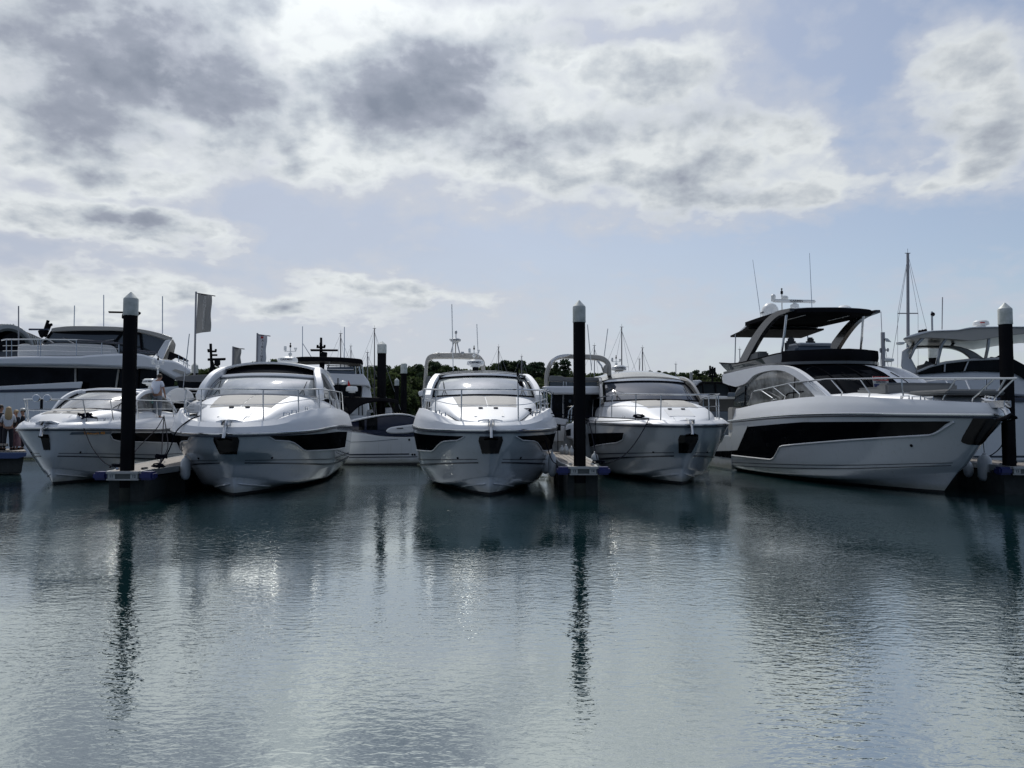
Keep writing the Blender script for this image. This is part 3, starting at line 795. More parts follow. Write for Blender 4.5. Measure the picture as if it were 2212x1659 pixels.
    for side in (1, -1):
        m = MB(); rows = []
        n = 26; xs_ = [q[0] for q in ar]; tt = [i / (len(ar) - 1) for i in range(len(ar))]
        for i in range(n + 1):
            u = i / n; X = psm(list(zip(tt, [q[0] for q in ar])), u); Z = psm(list(zip(tt, [q[1] for q in ar])), u); Y = psm(list(zip(tt, [q[2] for q in ar])), u)
            X2 = psm(list(zip(tt, [q[0] for q in ar])), min(u + .01, 1)); Z2 = psm(list(zip(tt, [q[1] for q in ar])), min(u + .01, 1))
            if u + .01 > 1:
                X2 = 2 * X - psm(list(zip(tt, [q[0] for q in ar])), u - .01); Z2 = 2 * Z - psm(list(zip(tt, [q[1] for q in ar])), u - .01)
            tx, tz = X2 - X, Z2 - Z; q_ = sqrt(tx * tx + tz * tz) or 1; nx, nz = -tz / q_, tx / q_
            if nz < 0: nx, nz = -nx, -nz
            d = psm([(0, p['arch_d'][0]), (.5, p['arch_d'][1]), (1, p['arch_d'][2])], u); wd = p.get('arch_w', .13)
            row = []
            for (c, s_) in ((-1, -1), (-1, .6), (-.7, 1), (.7, 1), (1, .6), (1, -1)):
                row.append(Vector((X + nx * d * s_ * .5, side * (Y + wd * .5 * c), Z + nz * d * s_ * .5)))
            rows.append(row)
        m.quad_grid(rows, close=True); m.poly(rows[0]); m.poly(rows[-1]); m.build('roof_arch', p.get('arch_m', 'gel'), t, ang=32)
        # side glass under the arch
        m = MB(); top = []; bot = []
        for i in range(n + 1):
            r_ = rows[i]; mid = (r_[0] + r_[5]) / 2; top.append(mid); bot.append(Vector((mid.x, side * (abs(mid.y) + .06), max(min(p.get('side_sill', 2.9), mid.z), 0))))
        m.quad_grid([top, bot]); m.build('side_window', p.get('side_m', 'glass_mid'), t)
    # guard rail
    rl = p['rail']; g = MB(); mid = MB(); inn = .10
    def rp(a, h):
        q = H.S(a, 10); n_ = H.normal(a if abs(a) > .02 else .02, 4)
        return Vector((q.x - .05 + p.get('rail_fwd', 0) * max(1 - abs(a) / .5, 0) ** .7, q.y * .985, plin(rl['z'], abs(q.x - H.rows[10]['xo'])) * 1.0)) if h is None else Vector((q.x - .02, q.y * .99, h))
    n = 70; A = rl['a']
    top = [rp(lerp(-A, A, i / n), None) for i in range(n + 1)]
    for side_i in (0, n):
        pass
    rail = MB().tube(top, .024, 7).build('guard_rail', 'steel', t)
    for u in rl['st']:
        for side in (1, -1):
            a = side * u; q = H.S(a, 10); k = rp(a, None); base = Vector((q.x + .02, q.y, q.z - .01)); lean = rl.get('lean', .10)
            bq = base + Vector((-lean, 0, 0)); MB().tube([bq, k], .019, 6).build('stanchion', 'steel', rail)
    mids = []
    for i in range(n + 1):
        a = lerp(-A * .985, A * .985, i / n); q = H.S(a, 10); k = rp(a, None); mids.append(Vector((q.x - .06, q.y * .99, lerp(q.z, k.z, .52))))
    MB().tube(mids, .012, 5).build('middle_wire', 'steel', rail)
    # rail ends drop to the deck
    for side in (1, -1):
        k = rp(side * A, None); q = H.S(side * min(A + .03, 1), 10)
        MB().tube([k, k + Vector((-.18, 0, -.05)), Vector((q.x - .05, q.y, q.z))], .022, 6).build('rail_end', 'steel', rail)
    for side in (1, -1):
        for u in p.get('cleats', (.30,)):
            q = H.S(side * u, 10); d = H.S(side * (u + .02), 10) - H.S(side * u, 10)
            cleat(t, (q.x, q.y * .97, q.z + .0), atan2(d.y, d.x))
        for u in p.get('fairleads', (.20, .235)):
            q = H.S(side * u, 10); d = H.S(side * (u + .02), 10) - H.S(side * u, 10)
            ring_cleat(t, (q.x, q.y * .99, q.z), atan2(d.y, d.x))
        q = H.at(-.15, 1.02, side, .0); o = MB().ball((0, 0, 0), (.035, .035, .035), 8, 6).build('drain_outlet', 'black', t); o.location = q
    t['_'] = 0; del t['_']
    return t, H, ctop

# ------------------------------------------------------------------ the four cruisers
WB = [(-8.9, .98), (-5.4, 1.06), (-1.2, 1.17), (-.25, 1.48), (.42, 1.53), (.57, 1.63)]
base3 = dict(L=13.0, windows=[dict(x0=-8.9, x1=.57, top=[(-8.9, 1.60), (-4, 1.68), (.57, 1.64)], bot=WB)],
    ws=(-3.9, 1.1, 1.75, 2.88, -5.5, .8, 1.56, 3.58),
    coach=[(.45, .30, 2.04), (-.1, .80, 2.14), (-1.0, 1.15, 2.40), (-2.4, 1.45, 2.64), (-3.9, 1.70, 2.84), (-5.2, 1.80, 2.90), (-9, 1.86, 2.90), (-12, 1.86, 2.5)],
    pad=(-1.3, -3.8, .85), hatch=-.55, locker=(.35, -.12),
    roof=[(-5.6, 1.62, 3.72, .10), (-7, 1.68, 3.86, .12), (-8.6, 1.70, 3.93, .14), (-11, 1.7, 3.7, .14)],
    roof_parts=[('front_roof_panel', -5.9, -6.6, 'grey_gel', 0), ('middle_roof_panel', -6.65, -7.35, 'grey_gel', .02), ('roof', -7.4, -10.8, 'gel', .0)],
    arch=[(-4.7, 2.80, 1.88), (-5.4, 3.22, 1.80), (-6.2, 3.54, 1.66), (-7.4, 3.68, 1.58), (-8.8, 3.62, 1.58), (-10.2, 3.30, 1.72), (-11.2, 2.7, 1.86)],
    arch_d=(.26, .20, .18), arch_w=.24,
    rail=dict(a=.86, z=[(0, 2.90), (1.0, 2.92), (3, 3.02), (12, 3.2)], st=(.13, .30, .44, .58, .70, .80)),
    cleats=(.36,), fairleads=(.24, .28))
b3, H3, c3 = cruiser(base3, 'sports_cruiser', (-.62, 21.3), 4.1,
    'white cruiser seen squarely from ahead, with a slim black pennant on its bow rail')
p2 = dict(base3)
p2.update(beam=1.03, over=1.1, gap=True, rub=[(0, 1.69), (2, 1.75), (4, 1.84), (8, 1.83), (14, 1.72)],
    ws=(-2.9, 1.0, 1.75, 2.86, -4.2, .6, 1.55, 3.50), pad=(-.7, -2.8, .85), hatch=-.15, locker=(.72, .25),
    coach=[(.75, .35, 2.04), (.2, .85, 2.16), (-.6, 1.15, 2.42), (-1.6, 1.42, 2.64), (-2.9, 1.72, 2.84), (-4.2, 1.85, 2.90), (-8, 1.9, 2.86), (-12, 1.86, 2.5)],
    roof=[(-4.6, 1.55, 4.02, .20), (-6.5, 1.66, 4.12, .20), (-8, 1.70, 4.05, .2), (-10.2, 1.7, 3.6, .14)],
    arch=[(-3.6, 2.80, 1.88), (-4.0, 3.22, 1.80), (-4.6, 3.58, 1.66), (-5.8, 3.82, 1.54), (-7.3, 3.74, 1.54), (-8.6, 3.2, 1.74), (-9.5, 2.5, 1.88)],
    roof_parts=[('sliding_roof', -4.9, -9.8, 'gel', .0)], frame_m='silver', header_m='gel')
b2, H2, c2 = cruiser(p2, 'sports_cruiser', (-7.63, 21.2), 7.5,
    'white cruiser with an open sunroof and long dark hull window, right of the left pile')
p4 = dict(base3)
p4.update(beam=.975, ws=(-3.4, 1.0, 1.80, 2.80, -5.2, .6, 1.62, 3.57), ws_m='shield_dk', arch_m='bronze', arch_d=(.24, .30, .24), arch_w=.14, over=1.2,
    rub=[(0, 1.90), (4, 1.93), (12, 1.84)], bul=[(0, 2.04), (2, 2.10), (4, 2.16), (8, 2.2), (14, 2.1)], tumble=.10,
    coach=[(.7, .35, 2.04), (.1, .95, 2.20), (-.8, 1.35, 2.45), (-2.0, 1.6, 2.65), (-3.4, 1.78, 2.78), (-4.6, 1.86, 2.86), (-9, 1.9, 2.86), (-12, 1.86, 2.5)],
    pad=(-1.0, -3.2, .85), hatch=-.2, locker=(.75, .3), bow_plate=((.20, .32), (1.02, 1.60), .1),
    roof=[(-5.3, 1.74, 3.72, .16), (-6.5, 1.76, 4.02, .26), (-8.5, 1.76, 4.13, .34), (-11, 1.8, 3.8, .25)],
    roof_parts=[('roof', -5.5, -11.0, 'bronze', .02)],
    arch=[(-4.4, 2.75, 1.92), (-5.1, 3.26, 1.84), (-5.9, 3.58, 1.76), (-7.1, 3.72, 1.70), (-8.6, 3.64, 1.70), (-10.1, 3.25, 1.78), (-11, 2.8, 1.95)],
    windows=[dict(x0=-6.6, x1=-.9, top=[(-6.6, 1.50), (-.9, 1.64)], bot=[(-6.6, .92), (-1.7, 1.28), (-1.15, 1.40), (-.9, 1.60)])],
    rail=dict(a=.86, z=[(0, 2.86), (2, 2.95), (6, 2.9), (12, 2.85)], st=(.13, .27, .44, .58, .70, .80)), fairleads=())
b4, H4, c4 = cruiser(p4, 'sports_cruiser', (5.49, 25.0), 2.0,
    'white cruiser with a warm grey roof and pillars, moored right of the middle pile')
p1 = dict(base3)
p1.update(beam=.88, stripe0=.07, bow_plate=((.10, .13), (1.12, 1.62), .1), rail_fwd=.35, anchor_w=.12, over=.65, L=11.5, blunt=2.5,
    rub=[(0, 1.79), (4, 1.70), (12, 1.62)], bul=[(0, 1.98), (1.2, 2.04), (4.2, 2.14), (8, 2.18), (14, 2.1)],
    coach=[(.25, .35, 2.0), (-.2, .85, 2.22), (-.8, 1.1, 2.34), (-1.6, 1.25, 2.44), (-3.0, 1.35, 2.48), (-5, 1.45, 2.5), (-8, 1.5, 2.4), (-10, 1.5, 2.2)],
    ws=(-1.6, 1.15, 1.32, 2.44, -3.5, .8, 1.12, 3.12),
    roof=[(-3.5, 1.1, 3.17, .08), (-4.6, 1.15, 3.27, .10), (-6.8, 1.18, 3.2, .12)],
    roof_parts=[('roof', -3.6, -6.8, 'gel', .0)],
    arch=[(-2.7, 2.40, 1.36), (-3.2, 2.80, 1.30), (-4.0, 3.08, 1.24), (-4.9, 3.17, 1.20), (-5.8, 3.1, 1.22), (-6.6, 2.85, 1.28), (-7.2, 2.4, 1.36)], arch_d=(.12, .14, .12), arch_w=.10, side_sill=2.46,
    side_m='curtain', ws_m='curtain',
    windows=[dict(x0=-7.5, x1=-.75, top=[(-7.5, 1.50), (-.75, 1.64)], bot=[(-7.5, 1.05), (-1.3, 1.34), (-.95, 1.40), (-.75, 1.55)])],
    rail=dict(a=.80, z=[(0, 2.72), (2, 2.76), (12, 2.86)], st=(.16, .30, .44, .56, .68, .77)), pad=(-.35, -1.5, .6), hatch=-.1, locker=(.5, .3))
b1, H1, c1 = cruiser(p1, 'sports_cruiser', (-14.8, 24.9), 5.0,
    'low white cruiser at the far left with a man standing on its side deck')

# ------------------------------------------------------------------ flybridge yacht on the right
def arc_loop(pts, n=6):
    "smooth half outline (x,y,z) list from aft side to bow centre -> both sides"
    tt = [i / (len(pts) - 1) for i in range(len(pts))]; out = []
    N = (len(pts) - 1) * n
    for i in range(N + 1):
        u = i / N; out.append(Vector([psm(list(zip(tt, [q[k] for q in pts])), u) for k in range(3)]))
    return out
def both(half):
    "half runs aft (y<0) -> centre; mirrored to the other side"
    return half + [Vector((q.x, -q.y, q.z)) for q in reversed(half[:-1])]
def side_plate(pts, y0, y1):
    m = MB(); m.prism([(x, y0, z) for x, z in pts], (0, y1 - y0, 0)); return m
def smooth_poly(pts, n=4, closed=False):
    tt = [i / (len(pts) - 1) for i in range(len(pts))]; N = (len(pts) - 1) * n
    return [(psm(list(zip(tt, [q[0] for q in pts])), i / N), psm(list(zip(tt, [q[1] for q in pts])), i / N)) for i in range(N + 1)]

fb = empty('flybridge_yacht', (12.29, 21.9, 0), R(-90) + R(7), 'big white flybridge yacht with black hardtop and a small sale board on its foredeck', 'yacht')
rb5 = [(0, 2.19), (4, 2.24), (8, 2.16), (11, 2.04), (15, 1.92)]
bw5 = [(0, 2.52), (1.2, 2.62), (4.4, 2.82), (8.6, 2.71), (11, 2.54), (12.2, 2.50), (15, 2.4)]
kn5 = [(0, .82), (3.2, .54), (8, .30), (12.5, .13), (15, .12)]
H5 = Hull(10.2, [
    dict(xo=-.3, B=.05, l=9, z=[(0, -.4), (14, -.7)]),
    dict(xo=-.05, B=2.05, l=7.8, p=1.7, q=1.15, z=[(0, .07), (14, .05)]),
    dict(xo=.42, B=2.16, l=7.6, p=1.8, q=1.22, z=[(0, .56), (1.6, .34), (4, .16), (14, .08)]),
    dict(xo=.47, B=2.20, l=7.5, p=1.8, q=1.24, z=[(0, .62), (1.6, .40), (4, .21), (14, .11)]),
    dict(xo=.72, B=2.26, l=7.2, p=1.9, q=1.32, z=kn5),
    dict(xo=1.45, B=2.34, l=7.0, p=2.0, q=1.40, z=[(x, z * .72) for x, z in rb5]),
    dict(xo=2.05, B=2.38, l=6.8, p=2.0, q=1.50, z=rb5),
    dict(xo=2.05, B=2.37, l=6.8, p=2.0, q=1.50, z=[(x, z + .06) for x, z in rb5]),
    dict(xo=1.98, B=2.30, l=6.7, p=2.0, q=1.52, z=[(x, lerp(plin(rb5, x), z, .6)) for x, z in bw5]),
    dict(xo=1.88, B=2.22, l=6.6, p=2.0, q=1.54, z=bw5),
    dict(xo=1.80, B=2.14, l=6.5, p=2.0, q=1.54, z=[(x, z - .004) for x, z in bw5]),
    dict(xo=1.76, B=2.10, l=6.5, p=2.0, q=1.54, z=[(x, z - .12) for x, z in bw5])])
m = MB(); H5.skin(m, 1, 6, 4, 84); m.poly([H5.S(-1, r) for r in range(1, 7)] + [H5.S(1, r) for r in range(6, 0, -1)]); m.build('hull', 'gel_low', fb, ang=28)
m = MB(); H5.skin(m, 0, 1, 1, 84); m.build('antifouling', 'anti', fb)
m = MB(); H5.skin(m, 6, 11, 3, 84); m.build('bulwark', 'gel', fb, ang=24)
MB().tube([H5.S(a / 60, 6.5) + H5.normal(a / 60, 5.8) * .012 for a in range(-60, 61)], .028, 6).build('rub_rail', 'steel', fb)
m = MB()
for side in (1, -1):
    ln = [H5.S(side * a / 60, 5.96) + H5.normal(side * a / 60, 5.9) * .008 for a in range(0, 61)]
    m.quad_grid([ln, [q - Vector((0, 0, .05)) for q in ln]])
m.build('rub_rail_groove', 'stripe', fb)
for side in (1, -1):
    m = MB()
    for dz, w in ((0, .04), (.09, .02)):
        ln = [(H5.S(side * lerp(.10, .99, k / 50), 4.02 + dz / .9) , H5.S(side * lerp(.10, .99, k / 50), 4.02 + (dz - w) / .9)) for k in range(51)]
        m.quad_grid([[q[0] + Vector((0, side * .008, 0)) for q in ln], [q[1] + Vector((0, side * .008, 0)) for q in ln]])
    m.build('boot_stripe', 'stripe', fb)
    m = MB(); H5.patch(m, side, [(-11.4, .76), (-9.25, .82), (-8.05, 1.80), (-3.7, 2.00), (1.24, 2.04)], [(-11.4, .60), (-6.2, .66), (-5.95, .72), (-5.45, 1.14), (-5.2, 1.19), (-1.95, 1.47), (.62, 1.69), (.80, 1.76), (1.20, 2.02)], -9.95, 1.24, n=90, m=4, off=.010)
    wo = m.build('hull_window', 'glass', fb)
    MB().tube(H5.line(side, [(-9.9, .62), (-6.2, .64), (-5.95, .70), (-5.42, 1.12), (-5.2, 1.17), (-1.95, 1.45), (.62, 1.66), (.86, 1.76), (1.32, 2.03)], .012, 90), .026, 6).build('window_lip', 'gel', wo)
    MB().tube(H5.line(side, [(-9.95, .79), (-9.25, .84), (-8.05, 1.82)], .012, 30), .02, 5).build('window_mullion', 'black', wo)
    q = H5.at(.0, 1.35, side, .0); o = MB().ball((0, 0, 0), .045, 8, 6).build('drain_outlet', 'black', fb); o.location = q
    # dark bow pocket behind the anchor
    m = MB(); H5.patch(m, side, [(1.12, 1.50), (1.22, 1.62), (1.72, 2.13), (2.0, 2.14)], [(1.12, 1.48), (1.18, 1.42), (1.36, 1.40), (1.5, 1.56), (1.97, 2.08)], 1.13, 1.95, n=40, m=5, off=.014); m.build('bow_plate', 'blackgloss', fb)
    # side window and white sweep
    inner = smooth_poly([(-9.6, 3.40), (-8.66, 3.50), (-7.83, 3.78), (-6.55, 3.87), (-5.39, 3.77), (-4.4, 3.43), (-3.75, 3.08), (-3.3, 2.80)], 4)
    outer = smooth_poly([(-2.6, 2.80), (-3.07, 3.08), (-4.24, 3.64), (-5.2, 3.93), (-6.4, 4.06), (-7.6, 4.08), (-9.2, 4.04), (-10.9, 3.98)], 4)
    pts = inner + outer + [(-11.0, 3.80), (-10.9, 3.62), (-10.3, 3.50)]
    side_plate(pts, side * 1.86, side * 2.06).build('roof_arch', 'gel', fb, ang=40)
    gl = [(-10.1, 2.62)] + [(-9.9, 3.2), (-9.6, 3.40)] + inner[1:] + [(-3.1, 2.72)]
    wo = side_plate(gl, side * 1.90, side * 1.94).build('side_window', 'curtain', fb)
    side_plate([(-10.1, 2.62), (-9.9, 3.1), (-9.5, 3.40), (-8.6, 3.45), (-8.9, 3.2), (-8.5, 2.95), (-8.9, 2.62)], side * 1.945, side * 1.955).build('dark_pane', 'glass_mid', wo)
    MB().tube([(-8.95, side * 1.96, 2.62), (-8.85, side * 1.96, 3.4)], .03, 5).tube([(-6.1, side * 1.96, 2.65), (-5.35, side * 1.96, 3.0), (-4.3, side * 1.96, 3.02)], .022, 5).tube([(-5.0, side * 1.96, 2.7), (-4.85, side * 1.96, 3.6)], .015, 5).build('window_bar', 'black', wo)
# deck, cockpit block and bathing platform
m = MB(); rows = []
for k in range(0, 41):
    l_ = H5.S(-max(k / 40, .001), 11); r_ = H5.S(max(k / 40, .001), 11); rows.append([l_.lerp(r_, j / 6) for j in range(7)])
m.quad_grid(rows); m.build('deck', 'nonskid', fb)
MB().box((-10.05, 0, 1.02), (.20, 4.1, 1.1), bev=.04).build('transom', 'gel', fb)
MB().box((-9.95, -1.98, 2.1), (.5, .36, .95), bev=.04).box((-9.95, 1.98, 2.1), (.5, .36, .95), bev=.04).build('cockpit_locker', 'cream', fb)
m = MB(); m.prism([(-9.9, -2.1, .66), (-11.2, -2.1, .66), (-11.9, -1.7, .66), (-11.9, 1.7, .66), (-11.2, 2.1, .66), (-9.9, 2.1, .66)], (0, 0, -.50)); m.build('bathing_platform', 'gel_low', fb, ang=30)
MB().box((-11.0, 0, 1.05), (1.3, 3.7, .70), bev=.08).build('platform_locker', 'gel_low', fb)
for side in (1, -1):
    q_ = side_plate([(-9.95, .06), (-12.3, .06), (-12.5, .42), (-12.45, .66), (-11.5, 1.36), (-9.95, 1.40)], side * 1.90, side * 2.135).build('stern_quarter', 'gel_low', fb, ang=30)
    side_plate([(-9.95, .50), (-12.44, .50), (-12.40, .68), (-9.95, .80)], side * 2.137, side * 2.145).build('dark_band', 'glass', q_)
# saloon body below the flybridge
m = MB(); loft(m, [(-9.9, 1.80, 3.98, 2.4, 7), (-6.4, 1.80, 3.98, 2.4, 7), (-4.9, 1.74, 3.94, 2.4, 6)], 24); m.build('saloon_shell', 'glass_mid', fb, ang=30)
# windscreen
sill = arc_pts(-2.35, 1.25, 1.90, 2.96, 24, .10); head = arc_pts(-4.95, 1.15, 1.80, 4.02, 24, .03)
m = MB(); rows = []
for k in range(9):
    f_ = k / 8; rows.append([a.lerp(b, f_) + Vector((.16 * sin(pi * f_), 0, .14 * sin(pi * f_))) for a, b in zip(sill, head)])
m.quad_grid(rows); ws5 = m.build('windscreen', 'glass', fb, ang=60)
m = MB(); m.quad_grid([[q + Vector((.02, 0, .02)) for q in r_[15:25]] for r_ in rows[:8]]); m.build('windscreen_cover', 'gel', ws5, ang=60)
for j in (4, 9, 14): MB().tube([r_[j] + Vector((.015, 0, .01)) for r_ in rows], .028, 5).build('windscreen_bar', 'black', ws5)
for j in (9, 15, 20):
    MB().tube([rows[0][j] + Vector((.05, 0, .02)), rows[2][j - 2] + Vector((.06, 0, .05)), rows[4][j - 3] + Vector((.05, 0, .04))], .016, 5).build('wiper', 'black', ws5)
m = MB(); m.quad_grid([[q + Vector((.02, 0, 0)) for q in sill], [Vector((q.x + .5, q.y * 1.03, 2.55)) for q in sill]]); m.build('screen_plinth', 'gel', fb, ang=60)
m = MB(); loft(m, [(-3.6, 1.85, 2.98, 2.4, 4), (-2.0, 1.70, 2.92, 2.4, 4), (-.6, 1.35, 2.86, 2.4, 4), (.6, .9, 2.72, 2.4, 4), (1.1, .5, 2.5, 2.4, 4)], 24); m.build('coachroof', 'gel', fb, ang=30)
# foredeck seating
MB().box((-1.15, 0, 2.98), (.50, 2.3, .36), bev=.06).box((-1.9, -.95, 2.92), (1.2, .34, .30), bev=.06).box((-1.9, .95, 2.92), (1.2, .34, .30), bev=.06).build('foredeck_sofa', 'canvas_gr', fb, ang=50)
MB().box((-1.15, 0, 3.02), (.36, 2.1, .32), bev=.07).build('sofa_cushion', 'bluegrey', fb, ang=50)
MB().box((.35, 0, 2.84), (1.7, 1.5, .12), bev=.05).build('sunpad', 'cushion', fb, ang=50)
MB().box((.1, 0, 2.80), (2.4, 1.75, .10), bev=.04).build('sunpad_base', 'canvas_gr', fb, ang=50)
# flybridge floor, coaming and front fairing
fl = both(arc_loop([(-11.1, -1.95, 4.0), (-9.2, -2.0, 4.04), (-7.4, -1.98, 4.06), (-5.9, -1.80, 4.04), (-5.0, -1.0, 4.02), (-4.75, 0, 4.02)], 6))
m = MB(); m.prism(fl, (0, 0, .10)); m.build('flybridge_deck', 'grey_gel', fb, ang=30)
cb = both(arc_loop([(-10.7, -1.94, 4.10), (-9.2, -1.96, 4.12), (-7.5, -1.94, 4.14), (-6.0, -1.76, 4.12), (-5.15, -.98, 4.10), (-4.9, 0, 4.10)], 6))
ct = both(arc_loop([(-11.35, -2.02, 4.50), (-9.6, -2.02, 4.36), (-7.7, -1.98, 4.40), (-6.3, -1.74, 4.50), (-5.2, -1.00, 4.52), (-4.75, 0, 4.52)], 6))
m = MB(); m.quad_grid([cb, [a.lerp(b, .5) + Vector((0, 0, -.02)) for a, b in zip(cb, ct)], ct]); m.solid(.04); m.build('coaming_glass', 'glass_mid', fb, ang=40)
MB().tube(ct, .025, 6).build('coaming_rim', 'black', fb)
m = MB(); fr = [q for q in cb if q.x > -6.4]; fr2 = [q + Vector((.14, 0, .42)) for q in fr]; m.quad_grid([[q + Vector((.05, 0, -.12)) for q in fr], [q + Vector((.16, 0, .18)) for q in fr], fr2]); m.solid(.05); m.build('front_fairing', 'black', fb, ang=40)
m = MB(); m.box((-6.75, -.40, 4.50), (1.0, 1.5, .62), bev=.12); m.build('helm_console', 'bluegrey', fb, ang=40)
MB().box((-6.7, -.40, 4.84), (.9, 1.3, .10), bev=.05).build('console_cover', 'nonskid', fb, ang=50)
MB().box((-8.9, -1.55, 4.42), (1.6, .45, .60), bev=.06).box((-10.2, 0, 4.42), (.5, 3.0, .55), bev=.06).build('flybridge_seating', 'canvas_gr', fb, ang=50)
for y in (-.55, .25):
    s_ = MB().box((-7.85, y, 4.80), (.16, .52, .62), bev=.07).box((-7.85, y, 5.16), (.13, .26, .20), bev=.05).box((-7.6, y, 4.45), (.5, .5, .16), bev=.06).build('helm_seat', 'canvas_gr', fb, ang=50)
# hardtop
ho = both(arc_loop([(-9.6, -1.62, 6.04), (-8.2, -1.68, 6.05), (-6.6, -1.70, 6.05), (-5.9, -1.58, 6.04), (-5.5, -1.1, 6.05), (-5.35, 0, 6.06)], 5))
m = MB(); m.prism(ho, (0, 0, -.15)); ht = m.build('hardtop', 'black', fb, ang=30)
hw = both(arc_loop([(-9.5, -1.50, 6.053), (-8.2, -1.56, 6.06), (-6.6, -1.58, 6.06), (-6.0, -1.46, 6.06), (-5.65, -1.0, 6.06), (-5.5, 0, 6.065)], 5))
m = MB(); m.prism(hw, (0, 0, .03)); m.build('hardtop_skin', 'gel', ht, ang=30)
for y in (-.85, .85): MB().box((-6.9, y, 5.885), (1.5, .05, .012)).build('strip_light', 'nonskid', ht)
m = MB(); m.quad_grid([[(-7.2, y, 6.09) for y in (-1.3, 0, 1.3)], [(-8.6, y, 6.10) for y in (-1.5, 0, 1.5)], [(-9.6, y, 5.95) for y in (-1.55, 0, 1.55)], [(-10.3, y, 5.74) for y in (-1.58, 0, 1.58)]]); m.solid(.06); m.build('hardtop_tail', 'gel', fb, ang=50)
m = MB(); m.prism([(-9.3, -1.62, 5.80), (-11.15, -1.60, 5.66), (-11.2, 0, 5.68), (-11.15, 1.60, 5.66), (-9.3, 1.62, 5.80)], (0, 0, -.07)); m.build('aft_awning', 'canvas_bk', fb, ang=30)
for side in (1, -1):
    cl = smooth_poly([(-5.6, 5.99), (-6.6, 5.95), (-7.5, 5.66), (-8.45, 5.12), (-9.25, 4.52), (-9.7, 4.12)], 5); rows = []
    for i, (x, z) in enumerate(cl):
        x2, z2 = cl[min(i + 1, len(cl) - 1)]; x1, z1 = cl[max(i - 1, 0)]; l_ = sqrt((x2 - x1) ** 2 + (z2 - z1) ** 2); nx, nz = -(z2 - z1) / l_, (x2 - x1) / l_
        if nz > 0: nx, nz = -nx, -nz
        d = lerp(.10, .46, min(i / 16, 1)) * .5; y = lerp(1.64, 1.80, i / len(cl))
        rows.append([Vector((x + nx * d * a, side * (y + b * .09), z + nz * d * a)) for a, b in ((-1, -1), (-1, 1), (1, 1), (1, -1))])
    m = MB(); m.quad_grid(rows, close=True); m.poly(rows[0]); m.poly(rows[-1]); m.build('hardtop_leg', 'graphite', fb, ang=30)
    MB().tube([(-6.30, side * 1.50, 5.92), (-6.42, side * 1.52, 5.3), (-6.62, side * 1.55, 4.5)], .045, 8).build('hardtop_pole', 'steel', fb)
    MB().tube([(-10.6, side * 1.6, 5.66), (-10.5, side * 1.7, 4.2)], .025, 6).build('awning_pole', 'steel', fb)
d_ = MB().lathe([(.34, -.25), (.34, .12), (.31, .28), (.22, .42), (.1, .49), (0, .5)], n=24).build('satellite_dome', 'dome', fb); d_.location = (-8.75, -.95, 6.22); text('lettering', 'GARMIN', .08, 'text', d_, (0, -.345, .10), (R(90), 0, 0))
d_ = MB().lathe([(.27, 0), (.25, .12), (.14, .20), (0, .23)], n=20).build('satellite_dome', 'dome', fb); d_.location = (-6.3, .75, 6.08)
mp = MB().tube([(0, 0, 0), (0, 0, .95)], .03, 8).tube([(0, -.35, .62), (0, .2, .62)], .02, 6).build('radar_mast', 'dome', fb); mp.location = (-8.2, -.72, 6.05)
MB().lathe([(.07, .64), (.085, .68), (.085, .88), (.05, .92), (0, .93)], c=(0, -.35, 0), n=12).build('satellite_puck', 'dome', mp)
MB().ball((.05, .10, .78), (.10, .14, .10), 12, 8).build('searchlight', 'dome', mp)
MB().lathe([(.03, .93), (.05, .96), (.05, 1.05), (.02, 1.07), (.02, 1.12), (.045, 1.14), (0, 1.18)], n=12).build('navigation_light', 'black', mp)
r5 = open_radar(fb, (-7.9, -.35, 6.36), 1.75, R(90) - R(7) + R(8), 'dome', 'GARMIN'); 
whip(fb, (-9.4, -1.0, 5.95), 2.65, (-.1, -.30)); whip(fb, (-6.4, -.45, 6.08), 2.15, (0, -.06))
MB().lathe([(.10, 0), (.05, .1), (.05, .3)], c=(-7.9, -.35, 6.06), n=12).build('radar_pedestal', 'dome', fb)
# guard rail
A5 = .89
def rp5(a):
    q = H5.S(a, 10); f_ = max(1 - abs(a) / .42, 0); return Vector((q.x + .95 * f_ ** .8 - .05, q.y * .99 * (1 - .25 * f_) + 0, plin([(0, 3.12), (2, 3.26), (4.5, 3.36), (6.5, 3.34), (10.5, 3.12), (12, 2.9)], 1.8 - q.x)))
gr = MB().tube([rp5(lerp(-A5, A5, i / 80)) for i in range(81)], .028, 7).build('guard_rail', 'steel', fb)
for u in (.10, .22, .36, .47, .565, .65, .73, .80, .86):
    for side in (1, -1):
        k = rp5(side * u); q = H5.S(side * max(u * .93, .05), 10); MB().tube([q + Vector((-.12, 0, 0)), q + Vector((-.06, 0, .12)), k], .023, 6).build('stanchion', 'steel', gr)
for side in (1, -1):
    k = rp5(side * A5); q = H5.S(side * (A5 + .03), 10); MB().tube([k, k + Vector((-.2, 0, -.06)), q], .024, 6).build('rail_end', 'steel', gr)
    for u in (.30, .335, .26): q = H5.S(side * u, 10); ring_cleat(fb, (q.x, q.y * .99, q.z), side * -.3)
    for u in (.62, .80): q = H5.S(side * u, 10); cleat(fb, (q.x, q.y * .97, q.z))
an = MB().tube([(1.5, 0, 2.62), (2.05, 0, 2.50), (2.35, 0, 2.30), (2.45, 0, 2.1)], [.04, .06, .07, .08], 8).build('anchor', 'steel', fb)
MB().prism([(2.50, 0, 2.26), (2.52, .15, 2.16), (2.2, .18, 2.08), (2.0, 0, 2.10), (2.2, -.18, 2.08), (2.52, -.15, 2.16)], (.03, 0, -.05)).build('fluke', 'black', an)
